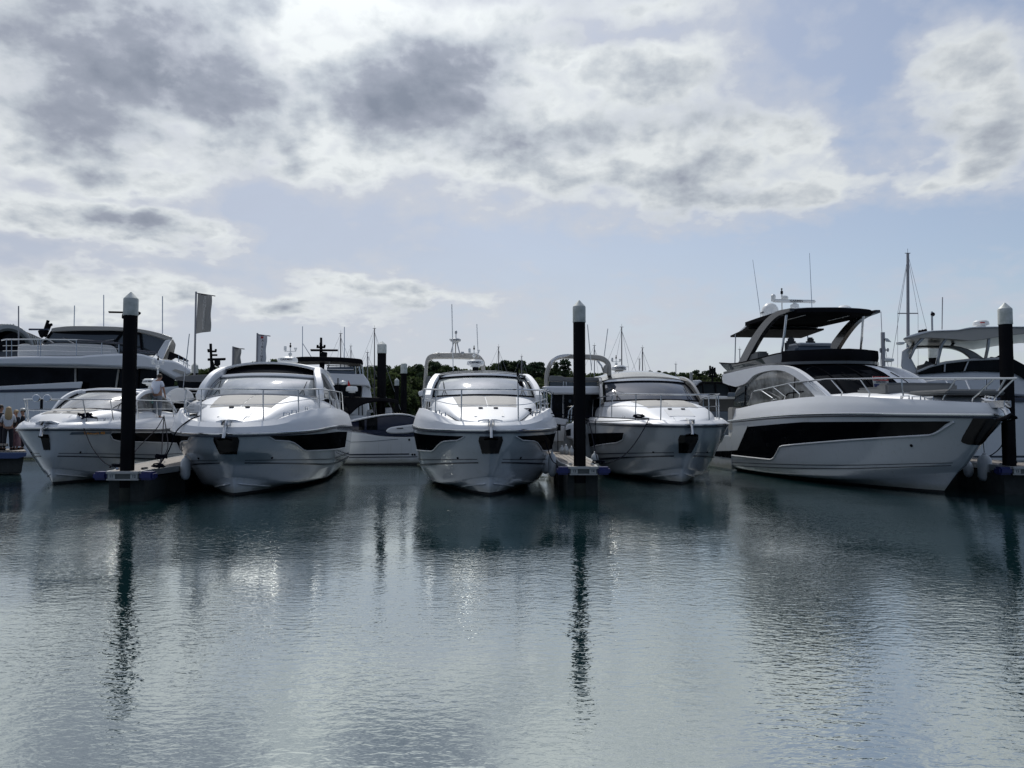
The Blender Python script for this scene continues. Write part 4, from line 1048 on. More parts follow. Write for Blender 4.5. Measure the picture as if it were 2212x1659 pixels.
MB().box((2.0, .09, 2.48), (.8, .03, .18), bev=.01).box((2.0, -.09, 2.48), (.8, .03, .18), bev=.01).build('anchor_roller', 'steel', fb)
# sale board leaning on the sofa
sb = empty('sale_board', (12.29 + .0, 21.9, 0), 0, 'small white sale board with red top and blue foot on the flybridge yacht foredeck', 'sign')
sb.location = fb.location + Matrix.Rotation(fb.rotation_euler.z, 3, 'Z') @ Vector((-1.75, -.75, 3.06)); sb.rotation_euler = (R(-10), 0, R(22))
MB().box((0, 0, .17), (.62, .02, .36)).build('board', 'tag', sb)
MB().box((0, -.012, .28), (.62, .01, .13)).build('red_band', 'red', sb); MB().box((0, -.012, .05), (.62, .01, .12)).build('blue_band', 'blue', sb)
text('lettering', 'FOR SALE', .115, 'text_lt', sb, (0, -.018, .28), (R(90), 0, 0)); text('lettering', 'APPROVED', .085, 'text', sb, (0, -.012, .165), (R(90), 0, 0))

# ------------------------------------------------------------------ finger pontoons
def finger(x0, x1, y, ztop, dirx, L, wback, tags, label, blue_r=.55):
    "head plate from x0 to x1 at distance y; walkway runs away from the camera"
    cx = (x0 + x1) / 2; t = empty('finger_pontoon', (cx, y, 0), 0, label, 'pontoon', 'finger pontoons between the berths')
    w = (x1 - x0) / 2; sx = dirx
    out = [(-w, 0), (w, 0), (w + sx * .55, .55), (wback / 2 + sx * 2.2, 2.2), (wback / 2 + sx * L, L), (-wback / 2 + sx * L, L), (-wback / 2 + sx * 2.2, 2.2), (-w + sx * .55, .55)]
    MB().prism([(a, b + .03, ztop - .04) for a, b in out], (0, 0, .04)).build('decking', 'wood', t, ang=30)
    def edge(pts, z, h, th, m, name):
        mb = MB()
        for (a, b), (c, d) in zip(pts, pts[1:]):
            l_ = sqrt((c - a) ** 2 + (d - b) ** 2); mb.box(((a + c) / 2, (b + d) / 2, z), (l_ + .01, th, h), rz=atan2(d - b, c - a), bev=.008)
        return mb.build(name, m, t, ang=30)
    edge([out[1], out[2], out[3], out[4]], ztop - .07, .16, .07, 'alu', 'edge_beam'); edge([out[0], out[7], out[6], out[5]], ztop - .07, .16, .07, 'alu', 'edge_beam')
    MB().box((0, -.03, ztop - .025), (2 * w, .10, .07), bev=.015).box((0, -.03, ztop - .205), (2 * w, .07, .035), bev=.01).build('head_trim', 'alu', t)
    MB().box((0, -.01, ztop - .12), (2 * w - .02, .05, .15)).build('head_plate', 'alu_dk', t)
    for k, s_ in zip((-1, 1), tags):
        pl_ = MB().box((k * (w - .13), -.042, ztop - .12), (.18, .012, .12)).build('number_plate', 'tag', t); text('lettering', s_, .10, 'text', pl_, (k * (w - .13), -.05, ztop - .12), (R(90), 0, 0))
        c = MB(); c.box((k * (w + .17), .10, ztop - .11), (.36, .34, .21), bev=.05); c.build('corner_fender', 'blue', t)
    for b0, b1 in ((.25, 2.4), (3.2, 5.4), (6.4, L - .2)):
        wd = (w * 1.1 if b0 < 1 else wback * .48)
        MB().prism([(-wd + sx * b0, b0, ztop - .22), (wd + sx * b0, b0, ztop - .22), (wd + sx * b1, b1, ztop - .22), (-wd + sx * b1, b1, ztop - .22)], (0, 0, -(ztop - .22) - .35)).build('float', 'concrete', t)
    cl = MB().box((w * .8 + sx, .75, ztop + .03), (.10, .26, .06), bev=.02).build('dock_cleat', 'steel', t)
    MB().box((-w * .8 + sx, .75, ztop + .03), (.10, .26, .06), bev=.02).build('dock_cleat', 'steel', t)
    return t
finger(-10.25, -9.42, 19.55, .77, -.16, 12, 1.5, ('11', '12'), 'finger pontoon carrying the left pile, boards and blue corners, berths 11 and 12')
finger(1.56, 2.32, 20.98, .80, .01, 13, 1.05, ('13', '14'), 'finger pontoon carrying the middle pile, boards and blue corners, berths 13 and 14')
finger(13.75, 15.2, 21.25, .78, .10, 12, 1.4, ('15', '16'), 'finger pontoon at the right edge beyond the flybridge yacht bow')
# notice board on the middle walkway
t = empty('notice_board', (*P(1205, 967, 29)[:2], .80), 0, 'small black notice board on a thin post on the middle walkway', 'sign')
MB().box((0, 0, .62), (.03, .03, 1.0)).box((0, 0, .01), (.24, .2, .02)).build('post', 'black', t); MB().box((0, -.02, .98), (.22, .02, .24), bev=.008).build('board', 'black', t)

# ------------------------------------------------------------------ fenders and mooring lines
FG = 'white fenders hanging beside the hulls'
def fend(u0, u1, v0, v1, Y, label, tie=None, m='fender', group=FG):
    a = P((u0 + u1) / 2, v0, Y); b = P((u0 + u1) / 2, v1, Y)
    return fender(a.x, Y, a.z, label, group, r=(u1 - u0) / 2 / FPX * Y, h=a.z - b.z, m=m, tie=tie)
fend(1184, 1201, 978, 1030, 23.3, 'white fender on a long line at the right side of the third cruiser', tie=tuple(P(1195, 848, 24.2)))
fend(1170, 1187, 975, 1024, 24.0, 'white fender half hidden behind another between the third cruiser and middle finger', tie=tuple(P(1183, 880, 24.4)))
fend(1277, 1293, 978, 1003, 26.6, 'short white fender beside the warm grey roofed cruiser, right of the middle pile', tie=tuple(P(1287, 905, 26.4)))
fend(391, 411, 987, 1037, 21.9, 'white fender between the left finger pontoon and the open-sunroof cruiser', tie=tuple(P(400, 930, 21.9)))
fend(2113, 2140, 981, 1040, 22.6, 'large white fender low at the far bow side of the flybridge yacht', tie=tuple(P(2118, 900, 22.5)))
fend(2082, 2101, 996, 1031, 23.2, 'white fender partly hidden under the flybridge yacht bow', tie=tuple(P(2092, 900, 23.0)))
fend(1208, 1220, 964, 984, 28.6, 'leftmost small white fender at the stern of the cream-arched cruiser', m='fender')
fend(1217, 1229, 962, 983, 28.2, 'middle small white fender at the stern of the cream-arched cruiser')
fend(1229, 1240, 966, 986, 27.6, 'small white fender nearest the middle pile, behind the walkway')
def R_(pts, label, r=.016, coils=(), n=14):
    "pts: (u, v, Y) knots of one rope"
    segs = []
    for line in pts:
        q = [P(*k) for k in line]; tt = [i / (len(q) - 1) for i in range(len(q))]; N = (len(q) - 1) * 6
        segs.append([Vector([psm(list(zip(tt, [w[c] for w in q])), i / N) for c in range(3)]) for i in range(N + 1)])
    return rope(segs, label, r, coils=[(P(*c), k) for c, k in coils])
R_([[(1140, 889, 22.9), (1200, 894, 23.3), (1270, 900, 23.8), (1340, 903, 24.2), (1402, 904, 24.6)]], 'dark taut mooring line between the third and fourth cruisers, upper of two', coils=(((1136, 889, 22.8), 5), ((1380, 902, 24.5), 5)))
R_([[(1141, 891, 22.9), (1185, 898, 23.2), (1235, 906, 23.6), (1290, 910, 24.0), (1345, 909, 24.3), (1400, 905, 24.6)]], 'dark mooring line sagging behind the middle pile, lower of two')
R_([[(1141, 891, 22.8), (1160, 903, 22.6), (1172, 926, 22.6), (1178, 950, 22.4), (1185, 975, 22.3), (1193, 995, 22.2), (1203, 1003, 22.0)]], 'dark mooring line hanging from the third cruiser to the middle finger')
R_([[(1402, 905, 24.6), (1389, 930, 24.0), (1368, 962, 23.4), (1345, 986, 22.9), (1320, 998, 22.5), (1294, 1003, 22.1)]], 'dark mooring line looping from the fourth cruiser bow down to the middle finger')
R_([[(1271, 906, 24.0), (1277, 930, 23.5), (1284, 965, 22.9), (1291, 998, 22.2)], [(1271, 906, 24.0), (1266, 916, 23.9)]], 'dark mooring line dropping just right of the middle pile', coils=(((1293, 1000, 22.1), 4),))
R_([[(172, 905, 25.2), (180, 920, 24.9), (186, 938, 24.5), (198, 965, 23.6), (219, 993, 22.2), (236, 1005, 21.2), (250, 1009, 20.6)]], 'dark mooring line curving down the bow side of the leftmost cruiser', coils=(((180, 900, 25.3), 6), ((190, 899, 25.4), 5), ((252, 1008, 20.5), 4)))
R_([[(354, 898, 27.5), (352, 930, 26), (350, 960, 24.6), (348, 988, 22.8), (342, 1009, 20.6)], [(354, 898, 27.5), (362, 950, 25), (361, 972, 24), (349, 992, 22.4), (344, 1010, 20.6)]], 'doubled dark mooring line dropping behind the left pile to the finger edge', coils=(((348, 990, 22.6), 6), ((342, 1008, 20.5), 4)))
R_([[(354, 900, 27.5), (338, 926, 26.6), (314, 951, 25.2), (296, 970, 24.0), (282, 990, 22.6)]], 'dark mooring line slanting left behind the left pile')
R_([[(433, 898, 21.0), (418, 903, 20.9), (401, 913, 20.8), (384, 928, 20.8), (376, 941, 20.8), (371, 958, 20.8), (362, 978, 20.8), (350, 996, 20.7), (343, 1009, 20.5)]], 'dark mooring line arching from the open-sunroof cruiser to the left finger', r=.019)
R_([[(2127, 985, 22.6), (2140, 984, 22.6), (2160, 968, 22.4), (2171, 945, 22.2), (2176, 925, 22.0)], [(2190, 985, 22.2), (2197, 1000, 22.0)]], 'dark mooring line hanging beside the right pile above the white fender')
R_([[(173, 906, 25.2), (186, 901, 25.1), (210, 903, 25.3)]], 'dark tail of rope lying on the leftmost cruiser bow', r=.03)

# ------------------------------------------------------------------ boats, masts and banners in the second row
def slab(parent, name, pts, Y, depth, m, bev=0.0, ang=30, skew=0.0):
    "solid piece: outline measured at distance Y, extruded away from the camera by depth"
    L = parent.location; q = [P(u, v, Y) - L for u, v in pts]
    mb = MB(); mb.prism(q, (depth * L.x / L.y, depth, 0)); o = mb.build(name, m, parent, ang=ang)
    if bev:
        bd = o.modifiers.new('round', 'BEVEL'); bd.width = bev; bd.segments = 2; bd.limit_method = 'ANGLE'; bd.angle_limit = R(25)
    return o
def curve(pts, n=5): return smooth_poly(pts, n)
def tb(parent, name, lines, r, m, n=7):
    L = parent.location; mb = MB()
    if len(lines) > 1 and name.split('_')[-1] in ('strut', 'pole', 'wiper', 'post', 'tripod', 'stay', 'shroud', 'frame'):
        for ln in lines: o = MB().tube([P(*k) - L for k in ln], r, n).build(name, m, parent)
        return o
    for ln in lines: mb.tube([P(*k) - L for k in ln], r, n)
    return mb.build(name, m, parent)
def lin(parent, name, u, v0, v1, Y, r, m, du=0): return tb(parent, name, [[(u + du, v0, Y), (u, v1, Y)]], r, m, 6)
def root(name, u, Y, label, cat, group=None):
    p = P(u, 905, Y); return empty(name, (p.x, Y, 0), 0, label, cat, group)

# large motor yacht on the far left
Y = 40.0
t = root('motor_yacht', 180, Y, 'large white motor yacht with black saloon windows and raised wheelhouse, behind the leftmost cruiser', 'yacht')
slab(t, 'hull', curve([(-180, 850), (0, 846), (200, 842), (330, 838), (402, 832)]) + [(408, 900), (402, 990), (-120, 990)], Y, 5.2, 'gel_low', .08)
slab(t, 'navy_band', [(-170, 844.5), (0, 843), (170, 839.5), (170, 843.5), (0, 847), (-170, 849.5)], Y - .04, 5.3, 'navy')
slab(t, 'bulwark', [(-170, 838), (0, 834), (179, 824), (175, 839), (0, 843), (-170, 845)], Y - .02, .5, 'gel', .04)
slab(t, 'saloon', [(-160, 789), (0, 789), (163, 789), (299, 795), (372, 802), (378, 822), (372, 842), (-160, 842)], Y + .35, 4.4, 'glass', .03)
lin(t, 'window_mullion', 163, 789, 831, Y + .3, .05, 'cream'); lin(t, 'door_frame', 250, 792, 842, Y + .3, .05, 'cream', 7)
tb(t, 'door_frame', [[(300, 796, Y + .3), (297, 840, Y + .3)]], .04, 'black')
slab(t, 'upper_deck', curve([(-170, 774), (0, 771), (60, 769), (165, 769), (190, 767), (225, 765), (263, 763.5), (303, 764), (347, 777)]) + curve([(360, 777), (385, 782), (414, 800)], 3) + [(412, 809), (380, 819)] + curve([(345, 800), (322, 796.5), (299, 795), (219, 792), (166, 790), (0, 789), (-170, 789)], 3), Y - .25, 5.6, 'gel', .12, 24)
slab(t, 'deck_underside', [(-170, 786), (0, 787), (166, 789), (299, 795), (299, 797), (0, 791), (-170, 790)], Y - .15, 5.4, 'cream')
slab(t, 'vent_recess', [(372, 800), (378, 797), (398, 803), (404, 809), (392, 808)], Y - .30, .1, 'cream')
slab(t, 'foredeck_lounge', curve([(38, 769), (39, 748), (44, 743.5), (60, 743), (72, 747), (86, 745.5), (120, 742)], 4) + curve([(160, 742), (210, 744), (245, 748), (257, 768)], 4), Y + .6, 3.4, 'cushion_lt', .10, 24)
slab(t, 'wheelhouse_glass', [(88, 742), (112, 712), (262, 712), (300, 716), (361, 734), (335, 768), (262, 762), (140, 752)], Y + .9, 3.4, 'glass_mid', .05)
slab(t, 'roof', curve([(111, 714), (112, 709), (130, 706), (160, 704), (236, 705), (268, 707), (303, 710.5), (344, 719), (373, 729)], 3) + [(370, 736), (358, 734)] + curve([(330, 725), (300, 717.5), (262, 714.5), (180, 714), (111, 716)], 3), Y + .55, 4.1, 'cream', .06, 24)
slab(t, 'sun_visor', [(112, 714), (262, 714), (300, 718), (298, 722), (262, 722), (180, 722), (118, 719)], Y + .75, .1, 'black')
slab(t, 'roof_pillar', [(369, 733), (352, 776), (338, 766), (357, 735)], Y + .5, .5, 'gel', .05)
slab(t, 'roof_pillar', [(373, 731), (380, 744), (373, 778), (352, 776)], Y + 3.9, .5, 'cream', .05)
for u0, u1, ub, ut in ((262, 286, 244, 264), (108, 98, 88, 92)):
    pass
tb(t, 'window_post', [[(262, 720, Y + .82), (238, 752, Y + .82)], [(302, 718, Y + .82), (306, 757, Y + .82)], [(95, 739, Y + .85), (113, 714, Y + .85)]], .05, 'black')
for a, b in (((99, 730), (116, 741)), ((136, 730), (160, 742)), ((215, 738), (246, 733))): tb(t, 'wiper', [[(*a, Y + .8), (*b, Y + .7)]], .035, 'silver', 5)
g = tb(t, 'guard_rail', [[(3, 735, Y), (12, 733, Y), (86, 733, Y), (167, 734, Y), (220, 737, Y), (263, 741.5, Y)]], .035, 'steel')
tb(t, 'hand_rail', [[(168, 735.5, Y - .02), (220, 738, Y - .02), (268, 743, Y - .02), (302, 758, Y), (340, 762, Y)]], .06, 'navy')
for u in (14, 25, 82, 88, 165, 220, 257): MB().tube([P(u, plin([(12, 734), (167, 734), (263, 742)], u), Y) - t.location, P(u, plin([(12, 771), (167, 771), (263, 765)], u), Y) - t.location], .022, 6).build('stanchion', 'steel', g)
tb(g, 'middle_wire', [[(6, 747, Y), (86, 746, Y), (167, 748, Y), (258, 752, Y)], [(6, 758, Y), (86, 758, Y), (167, 761, Y), (250, 760, Y)]], .015, 'steel') if False else None
mb = MB(); 
for ln in ([(6, 747), (86, 746), (167, 748), (258, 754)], [(6, 758), (86, 757), (167, 760), (240, 760)]): mb.tube([P(u, v, Y) - t.location for u, v in ln], .016, 5)
mb.build('middle_wire', 'steel', g)
slab(t, 'aft_wing', curve([(366, 759), (385, 766), (400, 774), (408, 779)], 3) + [(406, 782), (396, 778), (380, 773), (371, 778), (362, 776)], Y + .2, .12, 'black', .02)
tb(t, 'aft_rail', [[(386, 768, Y + .2), (386, 782, Y + .2)], [(397, 774, Y + .2), (397, 790, Y + .2)], [(405, 779, Y + .2), (405, 795, Y + .2)], [(372, 779, Y + .2), (412, 799, Y + .2)], [(384, 775, Y + .2), (410, 790, Y + .2)]], .025, 'steel')
tb(t, 'light_mast', [[(92, 727, Y + 2), (104, 692, Y + 2)], [(97, 728, Y + 2.4), (109, 700, Y + 2.4)], [(100, 703, Y + 2), (112, 701, Y + 2)]], .08, 'black')
slab(t, 'scanner_bar', [(61, 711), (63, 709.5), (108, 710), (108, 713), (62, 713)], Y + 1.5, .15, 'navy'); slab(t, 'scanner_radar', [(81, 714), (91, 712), (97, 716), (96, 724), (90, 730), (85, 726)], Y + 1.4, .35, 'black', .05)
slab(t, 'scanner_bar', [(234, 672), (272, 673), (272, 676), (235, 675.5)], Y + 1.5, .15, 'black'); slab(t, 'scanner_radar', [(264, 676), (280, 676), (300, 672), (306, 676), (300, 680), (290, 684), (292, 706), (276, 706), (274, 690), (263, 686)], Y + 1.4, .35, 'black', .05)
for u, v0, v1, du in ((160, 660, 705, 1), (224, 637, 706, 0), (351, 640, 721, 0)): lin(t, 'whip_antenna', u, v0, v1, Y + 1, .025, 'steel', du)
# flag of whip by the boathouse belongs to the yacht bow
# boathouse with arched roof
Y = 70.0
t = root('boathouse', 0, Y, 'building with a grey arched gable and ribbed roof at the far left', 'building')
def arch(cu, cv, r, a0, a1, n=16): return [(cu + r * cos(R(lerp(a0, a1, i / n))), cv - r * sin(R(lerp(a0, a1, i / n)))) for i in range(n + 1)]
slab(t, 'wall', [(-120, 752), (78, 752), (78, 900), (-120, 900)], Y + .5, 12, 'dkhull')
slab(t, 'arched_gable', arch(17, 756, 56, 180, 0) + arch(17, 756, 44, 0, 180), Y - .2, 1.0, 'alu', .05, 20)
slab(t, 'arched_trim', arch(17, 756, 47, 180, 0) + arch(17, 756, 42, 0, 180), Y - .4, .6, 'alu_dk', 0, 20)
slab(t, 'gable_glazing', arch(17, 756, 44.5, 180, 0), Y + .2, .3, 'glass', 0, 20)
rf = slab(t, 'roof', [(-120, 701), (17, 700), (45, 712), (70, 722), (96, 734), (96, 752), (-120, 752)], Y + 1.2, 12, 'roofred')
for u in range(56, 96, 5): 
    MB().tube([P(u, 716 + (u - 50) * .42, Y + 1.15) - t.location, P(u + 9, 752, Y + 1.1) - t.location], .07, 4).build('roof_rib', 'tag', rf)
for u in range(-12, 26, 6): MB().tube([P(u + 6, 700, Y + 1.15) - t.location, P(u - 8, 716, Y + 1.1) - t.location], .07, 4).build('roof_rib', 'tag', rf)
tb(t, 'awning_frame', [[(-5, 745, Y - .5), (60, 750, Y - .5)]], .1, 'black')
t = root('flagstaff', 39, 60, 'thin white staff rising in front of the arched boathouse', 'pole'); lin(t, 'staff', 40, 661, 760, 60, .045, 'spar', 0)
slab(t, 'foot', [(37, 758), (43, 758), (43, 905), (37, 905)], 60, .2, 'spar')

# dark grey coupe with black radar mast
Y = 36.0
t = root('sports_cruiser', 440, Y, 'dark grey hardtop cruiser with a black radar mast, just left of the open-sunroof cruiser', 'motor boat')
slab(t, 'roof', curve([(380, 821), (381, 815), (414, 810.5), (469, 809), (520, 811)], 4) + [(560, 820), (560, 828), (410, 825)], Y, 3.2, 'dkhull', .06)
slab(t, 'cabin_glass', [(382, 821), (420, 825), (556, 828), (560, 862), (392, 862)], Y + .15, 2.9, 'glass', .02)
slab(t, 'hull', [(378, 862), (580, 858), (580, 980), (392, 980)], Y - .3, 3.8, 'dkhull', .05)
tb(t, 'side_rail', [[(395, 843, Y - .1), (430, 842, Y - .1)], [(392, 850, Y - .1), (430, 849, Y - .1)]], .03, 'steel')
slab(t, 'antenna_mast', [(452, 742), (458, 742), (459, 775), (464, 790), (469, 811), (449, 811), (454, 790)], Y + 1.2, .22, 'black', .02)
slab(t, 'mast_strut', [(463, 775), (466, 775), (477, 800), (485, 810), (476, 811)], Y + 1.2, .1, 'cream')
slab(t, 'scanner_bar', [(448, 776), (449, 774), (487, 773), (488, 776), (486, 778), (449, 779)], Y + .9, .16, 'black'); slab(t, 'scanner_radar', [(463, 778), (476, 778), (476, 788), (468, 791), (463, 788)], Y + .8, .3, 'black', .03)
tb(t, 'cross_bar', [[(449, 759, Y + 1.1), (467, 759, Y + 1.1)], [(450, 754, Y + 1.1), (450, 759, Y + 1.1)], [(466, 754, Y + 1.1), (466, 759, Y + 1.1)], [(456, 767, Y + 1.1), (469, 767, Y + 1.1)]], .05, 'black')
lin(t, 'whip_antenna', 396, 721, 838, 34, .02, 'steel', 13)
# white covered cabin boat behind the left walkway
Y = 33.0
t = root('day_boat', 385, Y, 'small white boat with covered cockpit between the man and the open-sunroof cruiser', 'motor boat')
slab(t, 'cover', curve([(352, 868), (360, 852), (372, 842), (385, 838), (400, 840), (414, 848), (420, 862)], 4) + [(412, 868), (398, 872)], Y, 2.4, 'cushion_lt', .08, 40)
slab(t, 'cabin', [(350, 866), (398, 870), (425, 862), (430, 900), (345, 905)], Y + .2, 2.1, 'glass', .02)
slab(t, 'hull', [(340, 900), (450, 895), (455, 980), (345, 982)], Y - .2, 2.7, 'gel_low', .05)
slab(t, 'seat_back', [(398, 866), (425, 866), (428, 882), (402, 884)], Y - .1, .2, 'bluegrey', .03)

# banners
def banner(u, v0, vb, Y, fl, m, txt, tm, label, tsize, extra=None):
    t = root('banner_pole', u, Y, label, 'banner', 'banners on tall poles'); L = t.location
    tb(t, 'pole', [[(u, v0, Y), (u - 3 * (vb - v0) / 150, vb, Y)]], .055, 'spar'); MB().tube([P(u - 3 * (vb - v0) / 150, vb, Y) - L, Vector((P(u - 5, vb, Y).x - L.x, 0, 0))], .06, 8).build('lower_pole', 'spar', t)
    (a, b, c, d) = fl; rows = []
    for i in range(13):
        f = i / 12; l_ = P(lerp(a[0], d[0], f), lerp(a[1], d[1], f), Y) - L; r_ = P(lerp(b[0], c[0], f), lerp(b[1], c[1], f), Y) - L
        row = []
        for j in range(9):
            g_ = j / 8; q = l_.lerp(r_, g_); q.y += .10 * sin(g_ * 5 + f * 3) * (g_ ** .7); q.x += .03 * sin(f * 9) * g_; row.append(q)
        rows.append(row)
    mb = MB().quad_grid(rows); mb.solid(.012); cl = mb.build('cloth', m, t, ang=80)
    MB().tube([P(u, v0 + 3, Y) - L, P(b[0] + 6, b[1] + 1, Y) - L], .03, 6).build('top_arm', 'spar_dk', t)
    if txt:
        n = len(txt)
        for i, ch in enumerate(txt):
            f = .06 + .80 * i / (n - 1); cx = lerp(lerp(a[0], d[0], f), lerp(b[0], c[0], f), .5); cy = lerp(lerp(a[1], d[1], f), lerp(b[1], c[1], f), .5)
            q = P(cx, cy + 2, Y - .16) - L; text('lettering', ch, tsize, tm, cl, q, (R(90), 0, 0))
    return t, cl
banner(423.5, 630, 900, 44, ((427.5, 634), (459, 638.5), (453, 716), (423, 721)), 'flag', 'SUNSEEKER', 'text_lt', 'tall pole with a long grey banner lettered SUNSEEKER, right of the left pile', .26)
banner(503.5, 748.5, 900, 46, ((505.5, 749), (522, 753), (518, 789), (503.5, 793)), 'flag', '', 'text_lt', 'short pole with a small plain grey banner, lowest of the three', .2)
b_, cl = banner(556, 719.5, 900, 46, ((558, 722), (578, 725), (572, 783), (556, 784)), 'flag_w', 'FAIRLINE', 'text', 'pole with a narrow white banner and small red emblem above the cruiser roofs', .19)
MB().box(tuple(P(566, 729, 45.8) - b_.location), (.14, .02, .12)).build('emblem', 'red', cl)
banner(588, 736, 900, 75, ((588, 736), (588.5, 736), (588.5, 740), (588, 740)), 'flag_w', '', 'text', 'x', .2) if False else None

# flybridge cruiser with black bimini
Y = 42.0
t = root('flybridge_cruiser', 750, Y, 'white flybridge cruiser with long black bimini and black radar mast, seen stern-on', 'yacht')
slab(t, 'bimini', curve([(628, 778), (634, 773.5), (650, 770.5), (693, 770.5), (740, 772), (776, 775), (783, 778)], 3) + [(785, 786)] + curve([(775, 785), (740, 781), (693, 780), (641, 781)], 3), Y - .8, 2.6, 'canvas_bk', .05)
tb(t, 'bimini_pole', [[(779, 784, Y - .6), (784, 806, Y - .4)], [(712, 781, Y - .6), (707, 804, Y - .4)], [(758, 783, Y + 1), (757, 804, Y + 1)]], .03, 'steel')
slab(t, 'flybridge_rail_panel', [(706, 793), (764, 792), (766, 808), (706, 806)], Y - .5, .1, 'bluegrey'); tb(t, 'flybridge_rail', [[(706, 790, Y - .5), (783, 791, Y - .5)], [(706, 798, Y - .55), (764, 799, Y - .55)], [(768, 791, Y - .5), (768, 808, Y - .5)], [(776, 791, Y - .5), (778, 808, Y - .5)], [(783, 791, Y - .5), (784, 810, Y - .5)]], .03, 'steel')
slab(t, 'flybridge_body', [(700, 806), (760, 808), (785, 808), (797, 824), (802, 840), (796, 834), (778, 832), (716, 829), (700, 826)], Y - .6, 4, 'gel', .08)
slab(t, 'saloon_door', [(716, 828), (781, 831), (779, 861), (716, 861)], Y + .2, 3, 'glass', .02)
slab(t, 'side_wing', [(783, 832), (799, 838), (804, 862), (796, 866), (781, 862)], Y - .2, 3, 'gel', .05)
slab(t, 'hull', [(700, 866), (796, 862), (800, 905), (795, 985), (700, 985)], Y - .4, 5, 'gel_low', .08)
tb(t, 'boarding_gate', [[(782, 868, Y - .5), (783, 902, Y - .5)], [(775, 868, Y - .5), (775, 902, Y - .5)]], .03, 'black')
slab(t, 'radar_mast', [(690, 740), (696, 740), (697, 765), (702, 775), (700, 800), (690, 800)], Y + .4, .25, 'black', .02); slab(t, 'mast_light', [(691, 729), (696, 729), (696, 741), (691, 741)], Y + .4, .2, 'black', .02)
slab(t, 'scanner_bar', [(670, 754), (730, 754.5), (730, 758.5), (671, 758.5)], Y + .2, .16, 'black', .02); slab(t, 'scanner_radar', [(694, 759), (707, 761), (706, 770), (702, 773), (694, 772)], Y + .1, .4, 'black', .03)
tb(t, 'cross_bar', [[(684, 750, Y + .4), (702, 750, Y + .4)], [(686, 745, Y + .4), (686, 750, Y + .4)], [(701, 745, Y + .4), (701, 750, Y + .4)]], .06, 'black')
lin(t, 'whip_antenna', 653.5, 705, 771, Y, .022, 'steel'); lin(t, 'whip_antenna', 744, 706, 808, Y, .022, 'steel', 0); tb(t, 'stay', [[(654, 742, Y), (678, 780, Y)]], .02, 'steel')

# hardtop cruiser with black swept arch
Y = 37.5
t = root('sports_cruiser', 790, Y, 'cruiser with long black swept arch and white radar dome, above the small day cruiser', 'motor boat')
slab(t, 'hardtop_arch', curve([(700, 857), (745, 857), (814, 859), (845, 861), (861, 865)], 3) + [(863, 869), (858, 870)] + curve([(845, 868), (820, 866.5), (800, 868), (780, 874), (765, 885), (756, 894)], 3) + [(752, 884), (745, 872), (700, 866)], Y, 2.4, 'black', .04)
slab(t, 'arch_glass', [(700, 866), (745, 872), (752, 884), (756, 894), (750, 905), (700, 905)], Y + .1, 2.2, 'glass')
slab(t, 'hull', [(690, 900), (758, 895), (850, 905), (850, 990), (690, 990)], Y + .3, 3, 'gel_low', .05)
slab(t, 'cockpit_seat', [(792, 886), (804, 884), (806, 890), (800, 893), (803, 903), (792, 903)], Y + 1, .8, 'gel', .04); slab(t, 'cockpit_seat', [(832, 880), (846, 880), (848, 903), (832, 903)], Y + 1, .8, 'gel', .04)
o = radar_dome(t, P(760, 846, Y) - t.location, .29, .27, None); MB().tube([(0, 0, -.3), (0, 0, 0)], .12, 10).build('radar_pedestal', 'black', o)
o = MB().ball((0, 0, 0), (.16, .2, .11), 12, 8).build('searchlight', 'dome', t); o.location = P(741, 827, Y) - t.location
tb(t, 'light_pole', [[(730, 817, Y), (730, 858, Y)], [(741, 830, Y), (741, 858, Y)]], .03, 'black')
slab(t, 'small_ensign', [(752, 821), (756, 829), (757, 834), (751, 833)], Y + .2, .03, 'red')

# day cruiser lying side-on between the second and third cruisers
Y = 35.4
t = root('day_cruiser', 830, Y, 'small white day cruiser with navy window band lying side-on between the two big cruisers', 'motor boat')
slab(t, 'hull', curve([(715, 922), (761, 930), (800, 936), (850, 941), (900, 940), (940, 930)], 3) + curve([(936, 960), (925, 985), (905, 1002)], 3) + [(720, 1003)], Y, 2.6, 'gel_low', .10, 24)
slab(t, 'antifouling', [(722, 1001), (904, 1000), (898, 1006), (724, 1008)], Y + .03, 2.5, 'anti')
slab(t, 'boot_stripe', [(722, 981), (884, 979.5), (884, 982), (722, 984)], Y - .012, .05, 'stripe'); slab(t, 'boot_stripe', [(722, 987), (902, 986), (901, 987.5), (722, 989)], Y - .012, .05, 'stripe')
slab(t, 'knuckle_line', [(722, 956), (800, 953), (860, 948), (860, 949), (800, 954), (722, 957)], Y - .012, .05, 'bluegrey')
slab(t, 'navy_flash', curve([(755, 930), (800, 929), (840, 931), (900, 935)], 3) + curve([(900, 943), (860, 943), (820, 941), (790, 935)], 3), Y - .015, .05, 'navy')
slab(t, 'cabin_glass', curve([(735, 916), (761, 910), (800, 902), (832, 897.5), (862, 896), (885, 898), (905, 904)], 3) + [(905, 934), (800, 931), (735, 930)], Y + .15, 2.2, 'navy', .05, 24)
slab(t, 'roof', curve([(733, 914), (761, 907), (800, 899), (832, 894.5), (862, 893), (885, 895.5), (908, 903)], 3) + curve([(906, 906), (885, 898.5), (862, 896.5), (832, 898), (800, 903), (761, 911), (733, 917)], 3), Y + .08, 2.35, 'gel', .03, 24)
for a, b, c, d in ((775, 787, 908, 929), (792, 815, 904, 929)): slab(t, 'side_window', [(a, c), (b, c - 2), (b, d), (a, d)], Y + .12, .05, 'glass')
slab(t, 'side_pod', curve([(833, 932), (838, 926), (850, 922), (880, 918), (905, 915)], 3) + curve([(905, 932), (880, 936), (850, 937), (838, 935)], 3), Y - .08, .3, 'gel', .05, 24)
